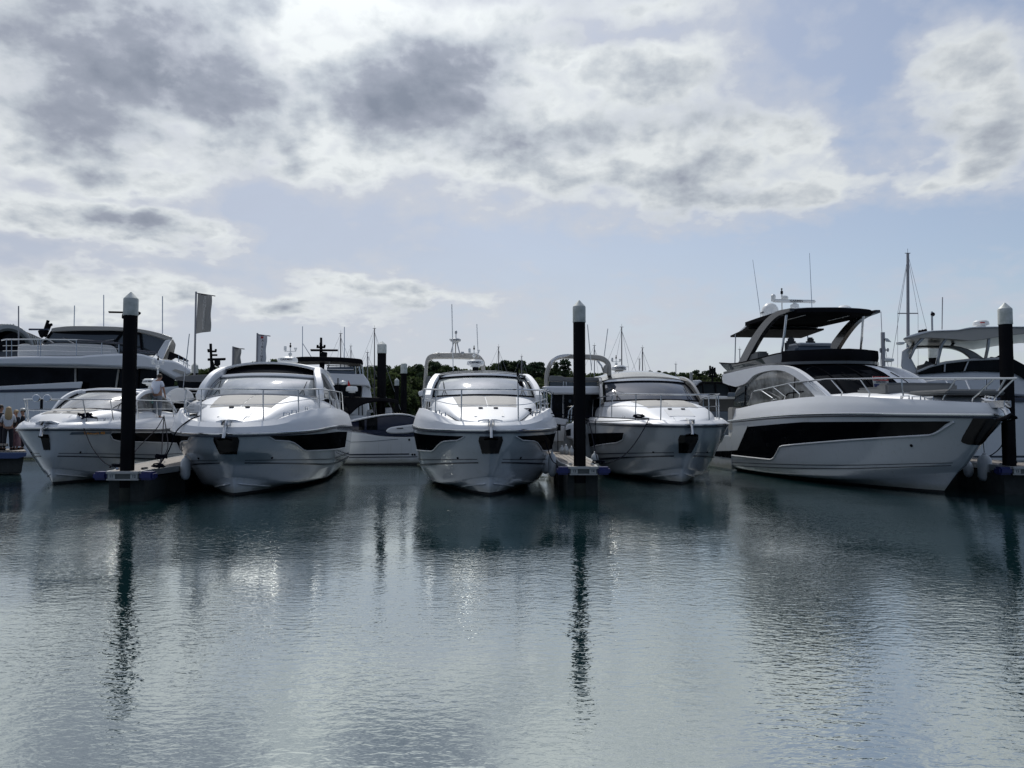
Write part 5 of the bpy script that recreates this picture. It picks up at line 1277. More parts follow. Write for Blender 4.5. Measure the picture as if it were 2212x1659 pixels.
slab(t, 'pod_vent', [(857, 924.5), (871, 924), (871, 926), (857, 926.5)], Y - .10, .05, 'stripe')
for u, v in ((884, 950), (891, 982), (896, 982)): o = MB().ball((0, 0, 0), .05, 8, 6).build('drain_outlet', 'black', t); o.location = P(u, v, Y - .01) - t.location

# cruiser with cream arch behind the third cruiser
Y = 34.0
t = root('flybridge_cruiser', 975, Y, 'cruiser with cream radar arch and tripod dome, rising behind the squarely seen cruiser', 'yacht')
slab(t, 'radar_arch', curve([(913, 846), (915, 818), (917.5, 787), (921, 773), (928, 766), (940, 762.5), (950, 762), (985, 762), (1020, 763), (1034, 766), (1044, 776), (1048, 790), (1050, 846)], 3) + curve([(1041, 846), (1040, 795), (1035, 782), (1025, 776.5), (1000, 774.5), (946, 774), (932, 776), (925, 783), (923.5, 800), (922, 846)], 3), Y, .5, 'cream', .04, 24)
tb(t, 'arch_seam', [[(947.5, 762, Y - .02), (947, 768, Y - .02)]], .05, 'cream')
d_ = radar_dome(t, P(984, 738.5, Y + .4) - t.location, .235, .17, 'Raymarine'); 
tb(t, 'dome_tripod', [[(980, 739, Y + .4), (973, 767, Y + .2)], [(984, 739, Y + .4), (984, 767, Y + .6)], [(987, 739, Y + .4), (994, 767, Y + .2)]], .028, 'silver')
tb(t, 'light_pole', [[(985, 718, Y + .4), (985, 731, Y + .4)]], .02, 'silver'); o = MB().ball((0, 0, 0), (.06, .06, .09), 8, 6).build('mast_light', 'silver', t); o.location = P(985, 718, Y + .4) - t.location
o = MB().ball((0, 0, 0), .085, 12, 8).build('floodlight', 'silver', t); o.location = P(999, 763, Y - .1) - t.location
lin(t, 'whip_antenna', 979, 657, 800, Y - .2, .022, 'dome', -3); lin(t, 'whip_antenna', 1033, 700, 772, Y - .2, .020, 'dome', -3)
slab(t, 'flybridge_body', [(903, 846), (927, 838), (1060, 838), (1064, 856), (905, 856)], Y - .2, 4, 'gel', .05); slab(t, 'saloon', [(908, 856), (1062, 856), (1062, 905), (908, 905)], Y + .3, 3, 'glass', .02); slab(t, 'hull', [(900, 905), (1070, 905), (1068, 1000), (905, 1000)], Y - .3, 4.6, 'gel_low', .05)
slab(t, 'helm_seat', [(919, 836), (920, 820), (924, 812), (930, 812), (934, 824), (934, 836)], Y - .1, .5, 'canvas_gr', .05)
tb(t, 'side_post', [[(912, 858, Y - .2), (915, 905, Y - .2)], [(921, 858, Y - .2), (921, 905, Y - .2)]], .05, 'cream')

# cream-arched cruiser behind the middle pile
Y = 31.0
t = root('flybridge_cruiser', 1245, Y, 'stern of a cream-arched flybridge cruiser half hidden by the middle pile', 'yacht')
slab(t, 'radar_arch', curve([(1175, 838), (1176, 812), (1180, 794), (1188, 779), (1202, 769), (1222, 765.5), (1260, 765), (1285, 766), (1302, 769), (1314, 777), (1320, 788), (1321, 812)], 3) + curve([(1312, 812), (1311, 793), (1306, 783), (1293, 778), (1260, 775), (1222, 773.5), (1208, 775), (1198, 780), (1189, 795), (1185, 812), (1184, 838)], 3), Y, .45, 'cream', .04, 24)
slab(t, 'arch_shell', curve([(1190, 779), (1203, 768), (1222, 764.5), (1236, 765)], 3) + curve([(1222, 770), (1206, 773), (1196, 780), (1190, 790)], 3), Y - .25, .3, 'gel', .03, 24)
tb(t, 'arch_brace', [[(1290, 779, Y), (1299, 790, Y), (1304, 804, Y)]], .04, 'steel'); slab(t, 'aft_box', [(1304, 791), (1310, 786), (1313, 790), (1312, 806), (1304, 806)], Y - .1, .4, 'cream', .02)
slab(t, 'flybridge_seating', [(1185, 814), (1190, 811), (1214, 812), (1218, 815), (1300, 815), (1300, 824), (1185, 824)], Y - .1, .5, 'canvas_gr', .04); slab(t, 'screen_panel', [(1186, 825), (1290, 825), (1290, 835), (1186, 835)], Y, .1, 'glass_mid')
tb(t, 'flybridge_rail', [[(1217, 824, Y - .1), (1217, 838, Y - .1)], [(1223, 824, Y - .1), (1223, 838, Y - .1)]], .03, 'steel')
slab(t, 'flybridge_deck', [(1169, 836), (1180, 834), (1300, 834), (1304, 851), (1196, 851), (1183, 846)], Y - .4, 4, 'gel', .06)
slab(t, 'saloon_door', [(1192, 850), (1296, 850), (1296, 903), (1192, 903)], Y + .4, 3, 'glass', .02); tb(t, 'door_frame', [[(1216.5, 851, Y + .36), (1216.5, 902, Y + .36)]], .04, 'silver')
o = MB().ball((0, 0, 0), .07, 8, 6).build('deck_light', 'bluegrey', t); o.location = P(1231, 866, Y + .3) - t.location
slab(t, 'cockpit_bulwark', [(1196, 902), (1225, 903), (1222, 918), (1198, 918)], Y - .3, 1.0, 'gel', .04); slab(t, 'transom_door', [(1193, 920), (1220, 920), (1219, 954), (1191, 954)], Y - .35, .4, 'nonskid', .03)
slab(t, 'hull', [(1185, 918), (1305, 912), (1305, 990), (1180, 990), (1183, 955)], Y, 5, 'gel_low', .06)
slab(t, 'quarter', curve([(1221, 928), (1224, 918), (1236, 914), (1262, 910)], 3) + [(1262, 985), (1240, 985), (1238, 950), (1222, 944)], Y - 1.4, 1.4, 'gel', .06); slab(t, 'porthole', [(1222, 929), (1233, 926), (1233, 941), (1223, 942)], Y - 1.42, .05, 'glass')
tb(t, 'stern_rail', [[(1226, 912, Y - 1.3), (1229, 888, Y - 1.3), (1240, 876, Y - 1.3), (1262, 874, Y - 1.3)], [(1233, 912, Y - 1.3), (1235, 883, Y - 1.3)], [(1240, 912, Y - 1.3), (1241, 877, Y - 1.3)]], .03, 'steel')
tb(t, 'stair_rail', [[(1158, 862, Y - 1), (1162, 848, Y - 1), (1185, 845, Y - 1), (1192, 850, Y - 1), (1190, 890, Y - 1)], [(1160, 872, Y - 1), (1186, 872, Y - 1)], [(1167, 850, Y - 1), (1170, 885, Y - 1)], [(1176, 848, Y - 1), (1178, 888, Y - 1)]], .03, 'steel')
lin(t, 'whip_antenna', 1278, 701, 800, Y, .020, 'dome', -9); lin(t, 'whip_antenna', 1305, 710, 770, Y, .018, 'dome', 8)

# dark-canopied boat between the fourth cruiser and the flybridge yacht
Y = 36.0
t = root('workboat', 1555, Y, 'boat with dark canopy and teal windows between the grey-roofed cruiser and flybridge yacht', 'motor boat')
slab(t, 'canopy', [(1500, 836), (1517, 824), (1570, 825), (1602, 842), (1604, 850), (1590, 840), (1566, 829), (1519, 828), (1506, 837)], Y, 2.6, 'canvas_bk', .03)
slab(t, 'cabin', [(1506, 836), (1519, 828), (1566, 829), (1592, 842), (1600, 856), (1506, 856)], Y + .2, 2.2, 'glass_mid', .02)
tb(t, 'window_bar', [[(1517, 826, Y), (1520, 857, Y)], [(1571, 828, Y), (1578, 846, Y)], [(1545, 828, Y + .1), (1546, 856, Y + .1)]], .04, 'black')
slab(t, 'white_side', curve([(1486, 828), (1496, 822), (1516, 822), (1506, 834), (1504, 850), (1488, 852)], 3), Y + .1, 1.5, 'gel', .05)
slab(t, 'deck_box', [(1573, 848), (1597, 848), (1597, 857), (1571, 857)], Y - .5, .6, 'bluegrey', .03)
slab(t, 'coach_side', [(1496, 853), (1604, 857), (1604, 862), (1500, 862)], Y - .3, 3, 'gel', .03)
slab(t, 'interior_shade', [(1490, 861), (1612, 861), (1612, 902), (1490, 902)], Y - .1, 3, 'dkhull', .04); slab(t, 'hull', [(1488, 890), (1610, 888), (1612, 985), (1488, 985)], Y - .2, 3.2, 'bluegrey', .05)  # first slab paints the shaded interior as a dark block
tb(t, 'antenna_mast', [[(1539, 792, Y + 1), (1539, 830, Y + 1)], [(1533, 798, Y + 1), (1545, 798, Y + 1)], [(1532, 806, Y + 1), (1547, 806, Y + 1)], [(1531, 813, Y + 1), (1548, 813, Y + 1)], [(1534, 790, Y + 1), (1534, 812, Y + 1)], [(1544, 794, Y + 1), (1544, 812, Y + 1)]], .05, 'black')
t = root('mooring_pole', 1493, 34, 'thin grey pole standing behind the grey-roofed cruiser shoulder', 'pole'); tb(t, 'post', [[(1493, 804, 34), (1495, 905, 34)]], .07, 'alu'); MB().tube([P(1495, 905, 34) - t.location, Vector((0, 0, -1))], .07, 8).build('post_foot', 'alu', t)

# hardtop yacht at the right
Y = 28.5
t = root('flybridge_yacht', 2110, Y, 'white yacht with cream hardtop and wide arch behind the right pile', 'yacht')
slab(t, 'hardtop', curve([(1950, 733), (1962, 727), (1985, 720), (2014, 715.5), (2067, 713.5), (2085, 710), (2105, 707.5), (2160, 706.5), (2290, 707)], 3) + [(2290, 722), (2212, 721), (2157, 728), (2102, 737)] + curve([(2060, 733), (2011, 730), (1980, 730.5), (1953, 733.5)], 3), Y - 1.2, 3.4, 'cream', .05, 24)
slab(t, 'hardtop_skin', curve([(1951, 731), (1962, 725.5), (1985, 718.5), (2014, 714), (2067, 712), (2085, 708.5), (2105, 706), (2160, 705), (2290, 705.5)], 3) + [(2290, 707), (2160, 707), (2105, 708), (2067, 714), (2014, 716)], Y - 1.25, 3.5, 'gel', .02, 24)
slab(t, 'arch', curve([(1962, 750), (1979, 746.5), (2038, 746), (2062, 747), (2082, 751), (2105, 760), (2131, 778)], 3) + [(2097, 778)] + curve([(2090, 769), (2078, 760), (2060, 753), (2038, 750), (1985, 750), (1966, 755)], 3), Y, .6, 'cream', .04, 24)
slab(t, 'arch_leg', [(1948, 758), (1962, 749), (1967, 755), (1961, 762), (1984, 806), (1955, 812), (1946, 790)], Y - .3, .6, 'gel', .04)
tb(t, 'hardtop_strut', [[(1995, 729, Y - 1), (1978, 746, Y - .9), (1965, 774, Y - .6)], [(2050, 722, Y - 1), (2034, 745, Y - 1), (2024, 786, Y - .8)], [(1977, 731, Y + .4), (1971, 748, Y + .2)], [(2063, 733, Y + .3), (2056, 748, Y + .1)], [(2136, 732, Y - 1), (2134, 750, Y - 1), (2129, 774, Y - .8)]], .055, 'silver')
slab(t, 'fly_windscreen', curve([(1982, 803), (2010, 793), (2044, 784.5), (2070, 780.5), (2098, 778.5), (2160, 776)], 3) + [(2189, 775), (2215, 789), (2280, 800), (2280, 830), (2212, 818), (2189, 804), (2105, 801), (2040, 804), (1982, 808)], Y - .6, 2.8, 'glass', .03)
tb(t, 'windscreen_rim', [[(1980, 803, Y - .7), (2010, 791, Y - .7), (2044, 783, Y - .7), (2098, 777, Y - .7), (2160, 774.5, Y - .7)]], .05, 'silver'); tb(t, 'windscreen_bar', [[(2092, 779, Y - .65), (2083, 801, Y - .65)], [(2041, 785, Y - .65), (2040, 803, Y - .65)]], .03, 'silver')
slab(t, 'superstructure', curve([(1950, 812), (1982, 807), (2040, 803), (2105, 800), (2189, 803), (2240, 822)], 3) + [(2310, 838), (2370, 858), (2290, 862), (1950, 842)], Y - .5, 3.6, 'gel', .10, 24)
slab(t, 'saloon_windows', [(1940, 840), (2290, 838), (2290, 862), (1940, 862)], Y - .35, 3.2, 'glass', .02)
slab(t, 'hull', curve([(1930, 864), (2040, 862), (2120, 861), (2190, 862), (2300, 862), (2420, 858)], 3) + [(2395, 930), (2350, 1000), (1960, 1000)], Y - .8, 4.4, 'gel_low', .12, 24)
slab(t, 'bulwark_band', [(1930, 861), (2415, 857), (2410, 868), (1930, 869)], Y - .86, 4.5, 'navy', .02); slab(t, 'boot_stripe', [(1960, 985), (2300, 984), (2300, 988), (1960, 989)], Y - .815, .05, 'stripe')
o = radar_dome(t, P(2119, 704, Y - .6) - t.location, .27, .20, None); MB().tube([(0, 0, -.12), (0, 0, 0)], .07, 8).build('radar_pedestal', 'dome', o); MB().box((-.10, -.262, .09), (.16, .012, .035)).build('red_marking', 'red', o)
for u in (1987, 1993, 1999): o = MB().ball((0, 0, 0), .06, 8, 6).build('roof_light', 'black', t); o.location = P(u, 715 + (1993 - u) * .2, Y - 1) - t.location
lin(t, 'whip_antenna', 2035, 642, 712, Y, .018, 'spar', 1)
tb(t, 'camera_pole', [[(2013, 673, Y), (2014, 714, Y)]], .035, 'silver'); o = MB().ball((0, 0, 0), .08, 8, 6).build('camera', 'black', t); o.location = P(2015, 679, Y) - t.location
slab(t, 'seat_backs', [(1980, 800), (1980, 790), (1996, 786), (2000, 778), (2016, 786), (2016, 796)], Y + .5, .8, 'canvas_gr', .04); slab(t, 'seat_backs', [(2133, 776), (2140, 770), (2150, 772), (2158, 767), (2190, 768), (2190, 780)], Y + .5, .8, 'canvas_bk', .04)

# sailing yachts: masts over the roofs
def sail(u, vt, Y, label, spread=(.45,), w=.07, m='spar', stays=True, lean=0, hullw=9.0, fore=None, aft=None):
    t = root('sailing_yacht', u, Y, label, 'sailing yacht', 'sailing yachts whose masts rise behind the motor boats'); L = t.location
    top = P(u + lean, vt, Y); H = top.z; ox = top.x - L.x
    hm = MB(); n = 18; rows = []
    for i in range(n + 1):
        f = i / n; x = lerp(-hullw * .55, hullw * .45, f); b = 1.5 * max(1 - abs(2 * f - .9) ** 2.4, .02) ** .6 if 0 < f < 1 else .05
        rows.append([Vector((x, -b, 1.15 + .15 * f)), Vector((x, -b * .85, .3)), Vector((x, 0, -.3)), Vector((x, b * .85, .3)), Vector((x, b, 1.15 + .15 * f)), Vector((x, 0, 1.25 + .15 * f))])
    hm.quad_grid(rows, close=True); hm.build('hull', 'gel_low', t, ang=50)
    MB().box((-.6, 0, 1.5), (3.6, 1.6, .5), bev=.15).build('coachroof', 'gel', t)
    MB().tube([(0, 0, 1.2), (ox * .5, 0, H * .5), (ox, 0, H)], [w * 1.15, w, w * .8], 8).build('mast', m, t)
    MB().tube([(0, 0, 2.3), (-3.6, 0, 2.4)], .12, 8).build('boom', 'canvas_gr', t)
    sh = MB()
    for s in spread:
        z = 1.2 + (H - 1.2) * s; sh.tube([(ox * s - .8, .0, z), (ox * s + .8, 0, z)], w * .35, 5)
    sh.build('spreader', m, t)
    if stays:
        for k in (-1, 1):
            sh = MB(); pts = [(ox, 0, H * .985)] + [(ox * s + k * .8, 0, 1.2 + (H - 1.2) * s) for s in sorted(spread, reverse=True)] + [(k * 1.3, 0, 1.25)]
            sh.tube(pts, .014, 4); sh.build('shroud', 'spar', t)
        MB().tube([(ox, 0, H * .97), (hullw * .43 if fore is None else fore, 0, 1.3)], .018, 4).build('forestay', 'spar', t); MB().tube([(ox, 0, H), (-hullw * .53 if aft is None else aft, 0, 1.3)], .014, 4).build('backstay', 'spar', t)
    MB().tube([(ox - .22, 0, H + .04), (ox + .2, 0, H + .04)], .03, 5).tube([(ox, 0, H), (ox, 0, H + .4)], .015, 4).build('masthead_unit', 'spar_dk', t)
    return t
sail(736, 721, 90, 'yacht mast between the black radar bar and the banner-side whip, above the bimini left part', lean=0, m='spar_dk')
sail(758, 748, 110, 'short distant yacht mast above the right part of the black bimini')
sail(794, 762, 95, 'low pale yacht mast just right of the black bimini end', m='spar')
sail(809, 710, 95, 'tall yacht mast close left of the square-shouldered pile', lean=0, spread=(.3, .62), m='spar_dk')
sail(1077, 750, 105, 'single thin yacht mast above the squarely seen cruiser, right of its radar', m='spar_dk')
sail(1127, 770, 120, 'short yacht mast in front of the umbrella-shaped pines')
sail(1284, 747, 100, 'yacht mast close right of the middle pile inside the cream arch')
sail(1343, 707, 90, 'tallest dark yacht mast above the grey-roofed cruiser radar', spread=(.3, .6), m='spar_dk')
sail(1388, 752, 100, 'thin yacht mast above the middle of the grey roof', m='spar_dk')
sail(1381, 776, 125, 'shortest reddish yacht mast beside a taller one above the grey roof', stays=False, m='spar_dk')
sail(1460, 787, 110, 'short mast with furled flag right of the umbrella pine clump', stays=False)
sail(1598, 755, 100, 'small pale mast left of the flybridge yacht coaming', stays=False)
sail(872, 905 - 150, 130, 'x') if False else None
t = sail(1961, 548, 60, 'tallest sailing yacht, full rigging seen right of the black hardtop', spread=(.28, .66), w=.13, hullw=13, fore=-2.1, aft=3.4)
MB().lathe([(.1, 0), (.3, .05), (.3, .2), (.1, .26)], c=(-.45, 0, P(1961, 745, 60).z), n=16).build('radar', 'dome', t)
MB().tube([(0, -.1, P(1961, 740, 60).z), (-.6, -.1, P(1961, 740, 60).z)], .04, 5).build('radar_bracket', 'spar', t)
t = root('sailing_yacht', 1908, 50, 'small mizzen mast with wind panel, radar and whip, left of the tall rigging', 'sailing yacht', 'sailing yachts whose masts rise behind the motor boats')
tb(t, 'mast', [[(1907, 718, 50), (1910, 905, 50)]], .13, 'spar'); lin(t, 'whip_antenna', 1905, 673, 718, 50, .02, 'spar', -2)
slab(t, 'solar_panel', [(1910, 730), (1918, 731), (1925, 738), (1914, 737)], 49.8, .4, 'dome'); tb(t, 'cross_bar', [[(1900, 756, 50), (1920, 756, 50)], [(1902, 752, 50), (1902, 762, 50)], [(1918, 752, 50), (1918, 760, 50)]], .05, 'spar')
o = MB().lathe([(.2, 0), (.34, .06), (.34, .2), (.15, .3)], n=16).build('radar', 'dome', t); o.location = P(1919, 782, 50) - t.location
slab(t, 'hull', [(1880, 890), (2050, 890), (2040, 975), (1890, 975)], 50, 2.5, 'gel_low', .1)
tb(t, 'shroud', [[(1907, 720, 50), (1893, 890, 50)], [(1907, 720, 50), (1935, 890, 50)]], .015, 'spar')
# bow whips and small lamps of the four cruisers, radars
def on(b, u, v, Y):
    return b.matrix_basis.inverted() @ P(u, v, Y)
bpy.context.view_layer.update()
r2_ = radar_dome(b2, on(b2, 621.5, 783.5, 30.0), .39, .23, 'GARMIN', R(7.5)); r2_.rotation_euler = (0, 0, R(90) - R(7.5) - R(7.5) + R(7.5))
instruments(b2, on(b2, 627, 773, 30.2), R(90) - R(7.5), .85)
r3_ = radar_dome(b3, on(b3, 1027, 790, 30.0), .34, .24, 'GARMIN', 0); r3_.rotation_euler = (0, 0, R(90) - R(4.1)); MB().tube([(0, 0, -.2), (0, 0, 0)], .12, 10).build('radar_pedestal', 'black', r3_)
instruments(b3, on(b3, 1024, 775, 30.3), R(90) - R(4), .75)
r4_ = radar_dome(b4, on(b4, 1337, 800.5, 35.0), .34, .24, 'GARMIN', 0); r4_.rotation_euler = (0, 0, R(90) - R(2))
instruments(b4, on(b4, 1331, 792, 35.2), R(90) - R(2), .75)
r1_ = radar_dome(b1, on(b1, 327, 830, 32.5), .36, .24, 'GARMIN', 0); r1_.rotation_euler = (0, 0, R(90) - R(5)); MB().tube([(0, 0, -.5), (0, 0, 0)], [.2, .1], 10).build('radar_pedestal', 'dome', r1_)
instruments(b1, on(b1, 341, 800, 32.8), R(90) - R(5), .9); MB().tube([on(b1, 341, 800, 32.8), on(b1, 341, 838, 32.8)], .04, 6).build('mast_foot', 'dome', b1)
pn = tag(MB().prism([P(1118, 790, 21.6), P(1120, 806, 21.6), P(1127, 822, 21.6), P(1133, 838, 21.6), P(1122, 833, 21.6), P(1116, 817, 21.6), P(1116, 800, 21.6)], (0, .03, 0)).build('pennant', 'canvas_bk'), 'limp black pennant with pale letters on the squarely seen cruiser bow rail', 'flag')
MB().tube([P(1118, 786, 21.65), P(1119, 842, 21.65)], .014, 6).build('staff', 'spar_dk', pn)
tx = text('lettering', 'LUE', .10, 'text_lt', pn, P(1121, 818, 21.57), (R(90), R(65), 0))
# lettering on the leftmost cruiser
pa = H1.at(.28, 1.66, 1, .016); pb = H1.at(-.62, 1.66, 1, .016)
m = MB(); m.quad_grid([[H1.at(lerp(.40, -.72, i / 16), 1.68, 1, .010) for i in range(17)], [H1.at(lerp(.40, -.72, i / 16), 1.60, 1, .010) for i in range(17)]]); m.build('name_strip', 'bluegrey', b1)
d = pb - pa; text('lettering', 'TARGA 40', .13, 'orange', b1, (pa + pb) / 2 + Vector((.03, .03, -.02)), (R(90), 0, atan2(d.y, d.x)), sx=1.25)
# twin spotlights on its bow rail
sl = MB().lathe([(.04, -.10), (.10, -.08), (.12, 0), (.10, .03), (0, .03)], c=(0, -.16, 0), n=14, axis='X').lathe([(.04, -.10), (.10, -.08), (.12, 0), (.10, .03), (0, .03)], c=(0, .16, 0), n=14, axis='X').build('spotlight', 'steel', b1); sl.location = on(b1, 90, 860, 23.6)
sl2 = MB().box((0, 0, -.18), (.03, .07, .30)).build('spotlight_bracket', 'black', sl)
# crumpled white cover and tender bits on the open-sunroof cruiser bow
mb = MB(); rnd = random.Random(4); rows = []
for i in range(9):
    rows.append([Vector((.28 * cos(j * 2 * pi / 12) * (1 - (i / 8) ** 2) ** .5 * rnd.uniform(.8, 1.2), .30 * sin(j * 2 * pi / 12) * (1 - (i / 8) ** 2) ** .5 * rnd.uniform(.8, 1.2), .36 * i / 8 * rnd.uniform(.9, 1.1))) for j in range(12)])
mb.quad_grid(rows, close=True); cv = mb.build('crumpled_cover', 'cushion_lt', b2, ang=20); cv.location = on(b2, 425, 893, 22.0)

# ------------------------------------------------------------------ wooded hillside
def foliage_mat(name, c1, c2):
    m = bpy.data.materials.new(name); m.use_nodes = True; nt = m.node_tree; n = nt.nodes; l = nt.links; b = n['Principled BSDF']
    b.inputs['Roughness'].default_value = .75; b.inputs['Specular IOR Level'].default_value = .15
    g = n.new('ShaderNodeTexCoord'); z = n.new('ShaderNodeTexNoise'); z.inputs['Scale'].default_value = .8; z.inputs['Detail'].default_value = 4
    o = n.new('ShaderNodeObjectInfo'); ad = n.new('ShaderNodeMath'); ad.operation = 'MULTIPLY_ADD'; ad.inputs[1].default_value = .5; l.new(o.outputs['Random'], ad.inputs[0])
    l.new(g.outputs['Object'], z.inputs[0]); l.new(z.outputs[0], ad.inputs[2])
    r = n.new('ShaderNodeValToRGB'); r.color_ramp.elements[0].position = .35; r.color_ramp.elements[1].position = 1.0
    r.color_ramp.elements[0].color = (*c1, 1); r.color_ramp.elements[1].color = (*c2, 1); l.new(ad.outputs[0], r.inputs[0]); l.new(r.outputs[0], b.inputs['Base Color'])
    tl = n.new('ShaderNodeBsdfTranslucent'); l.new(r.outputs[0], tl.inputs[0]); mx = n.new('ShaderNodeMixShader'); mx.inputs[0].default_value = .45; l.new(b.outputs[0], mx.inputs[1]); l.new(tl.outputs[0], mx.inputs[2]); l.new(mx.outputs[0], n['Material Output'].inputs[0])
    return m
M['leaf'] = foliage_mat('broadleaf_foliage', (.024, .044, .018), (.08, .105, .04))
M['pine'] = foliage_mat('pine_foliage', (.022, .045, .028), (.04, .06, .03))
M['bark'] = mat('bark', (.045, .035, .026), .9)
rt = random.Random(11)
def leaf_cloud(clumps, per, size, rnd, squash=.7):
    mb = MB()
    for (cx, cy, cz, r) in clumps:
        for _ in range(int(per * r * r)):
            d = Vector((rnd.gauss(0, 1), rnd.gauss(0, 1), rnd.gauss(0, 1))).normalized() * (r * rnd.uniform(.55, 1.06)); d.z *= squash
            p = Vector((cx, cy, cz)) + d; a = Vector((rnd.gauss(0, 1), rnd.gauss(0, 1), rnd.gauss(0, 1))).normalized(); b = a.orthogonal().normalized()
            if rnd.random() < .5: b = a.cross(b)
            s_ = size * rnd.uniform(.5, 1.25); c = a.cross(b)
            mb.poly([p - b * s_ - c * s_ * .5, p + b * s_ * .3 - c * s_ * .8, p + b * s_ + c * s_ * .2, p - b * s_ * .2 + c * s_ * .8])
    return mb
def trunk_mb(H, r, limbs, rnd):
    mb = MB().tube([(0, 0, -3), (.1, 0, H * .3), (-.1, .1, H * .62)], [r, r * .8, r * .5], 8)
    for (cx, cy, cz, rr) in limbs: mb.tube([(0, 0, H * .35 + rnd.uniform(-1, 2)), (cx * .5, cy * .5, lerp(H * .4, cz, .55)), (cx, cy, cz)], [r * .45, r * .28, .05], 5)
    return mb
def make_tree(kind, seed):
    rnd = random.Random(seed); H = 14.0
    if kind == 'broad':
        cl = [(rnd.gauss(0, 2.3), rnd.gauss(0, 2.0), rnd.uniform(6.5, 12.2), rnd.uniform(1.3, 2.4)) for _ in range(16)]; cl = [(x * (1.25 - (z - 6) / 12), y, z, r) for x, y, z, r in cl]
        per, size, sq, mt = 42, .42, .75, 'leaf'
    elif kind == 'round':
        cl = [(3.4 * cos(a) * rnd.uniform(.3, 1), 3.2 * sin(a) * rnd.uniform(.3, 1), rnd.uniform(6, 12), rnd.uniform(1.6, 2.6)) for a in [i * .62 for i in range(14)]] + [(0, 0, 12, 2.0)]
        per, size, sq, mt = 40, .45, .8, 'leaf'
    elif kind == 'umbrella':
        cl = [(rnd.uniform(-4.5, 4.5), rnd.uniform(-3, 3), 12.6 + rnd.uniform(-1.4, .5), rnd.uniform(.9, 1.7)) for _ in range(13)] + [(rnd.uniform(-4, 4), 0, 9.6, .9) for _ in range(2)]
        per, size, sq, mt = 75, .30, .5, 'pine'
    elif kind == 'conifer':
        cl = []
        for i in range(11):
            z = 4 + i * .98; w = 2.6 * (1 - i / 12) + .5
            for k in range(3): cl.append((rnd.uniform(-w, w), rnd.uniform(-w, w), z + rnd.uniform(-.4, .4), rnd.uniform(.7, 1.1)))
        per, size, sq, mt = 60, .30, .55, 'pine'
    else:
        cl = [(rnd.uniform(-3, 3), rnd.uniform(-2, 2), rnd.uniform(7.5, 13), rnd.uniform(.9, 1.5)) for _ in range(15)]; per, size, sq, mt = 55, .34, .6, 'pine'
    return leaf_cloud(cl, per, size, rnd, sq), trunk_mb(H, .35, cl[:7], rnd), mt
PROTO = {}
LABELS = {'broad': 'broadleaf tree', 'round': 'rounded broadleaf tree', 'umbrella': 'umbrella pine', 'conifer': 'tall conifer', 'scots': 'open ragged pine'}
def tree(kind, seed, u, v, Y, sc, label):
    top = P(u, v, Y); key = (kind, seed)
    base = top.z - 14.2 * sc
    if key not in PROTO:
        cr, tr, mt = make_tree(kind, seed); t = empty('pine_tree' if mt == 'pine' else 'broadleaf_tree', (0, 0, 0)); c = cr.build('crown', mt, t, recalc=False, ang=180); k = tr.build('trunk', 'bark', t); PROTO[key] = t
    else: t = copy_tree(PROTO[key])
    t.location = (top.x, Y, base); t.scale = (sc * rt.uniform(.95, 1.15), sc, sc); t.rotation_euler = (0, 0, rt.uniform(-.5, .5) + (pi if rt.random() < .5 else 0))
    tag(t, label, 'tree', 'trees of the wooded shore')
SKY = [(300, 800), (428, 793), (442, 787), (483, 788), (501, 787), (521, 784), (545, 783), (571, 773), (581, 772), (605, 772), (640, 782), (700, 785), (786, 785), (839, 781), (856, 784), (880, 779), (911, 785), (921, 771), (940, 776), (963, 785), (990, 792), (1011, 795), (1030, 785), (1048, 780), (1065, 777), (1090, 787), (1100, 777), (1148, 780), (1163, 783), (1181, 794), (1216, 780), (1231, 798), (1275, 801), (1350, 800), (1414, 797), (1447, 801), (1465, 798), (1495, 798), (1504, 806), (1516, 801), (1548, 799), (1568, 812), (1590, 815), (1700, 822)]
# hill under the trees
hm = MB(); rows = []
for j in range(9):
    Yh = 190 + j * 22; row = []
    for i in range(61):
        u = -500 + i * 55; sk = plin(SKY, u) if 300 < u < 1700 else (803 if u < 300 else 826)
        zt = P(u, sk + 26, 300).z * (.20 + .80 * min(j / 6, 1)) * (1 if j < 8 else .9); row.append(Vector((P(u, 900, Yh).x, Yh, max(zt - 1.5, 1.5) if j else -1.0)))
    rows.append(row)
hm.quad_grid(rows); hill = hm.build('hillside', foliage_mat('hill_undergrowth', (.028, .048, .02), (.06, .085, .03))); tag(hill, kind='structure')
kinds = [('broad', 1), ('round', 2), ('broad', 3), ('round', 4), ('scots', 5), ('broad', 6)]
near = {430: 'left of the dark radar mast', 520: 'above the open-sunroof cruiser', 640: 'behind the open-sunroof cruiser radar', 790: 'beside the square-shouldered pile', 880: 'behind the flat-capped pile', 960: 'inside the cream arch of the third cruiser', 1060: 'right of the third cruiser radar', 1170: 'left of the middle pile', 1270: 'just right of the middle pile', 1430: 'right of the grey roof', 1530: 'left of the flybridge yacht'}
def where(u): return near[min(near, key=lambda k: abs(k - u))]
tone = ['dense', 'full', 'leafy', 'bushy', 'spreading', 'domed', 'leaning', 'ragged']
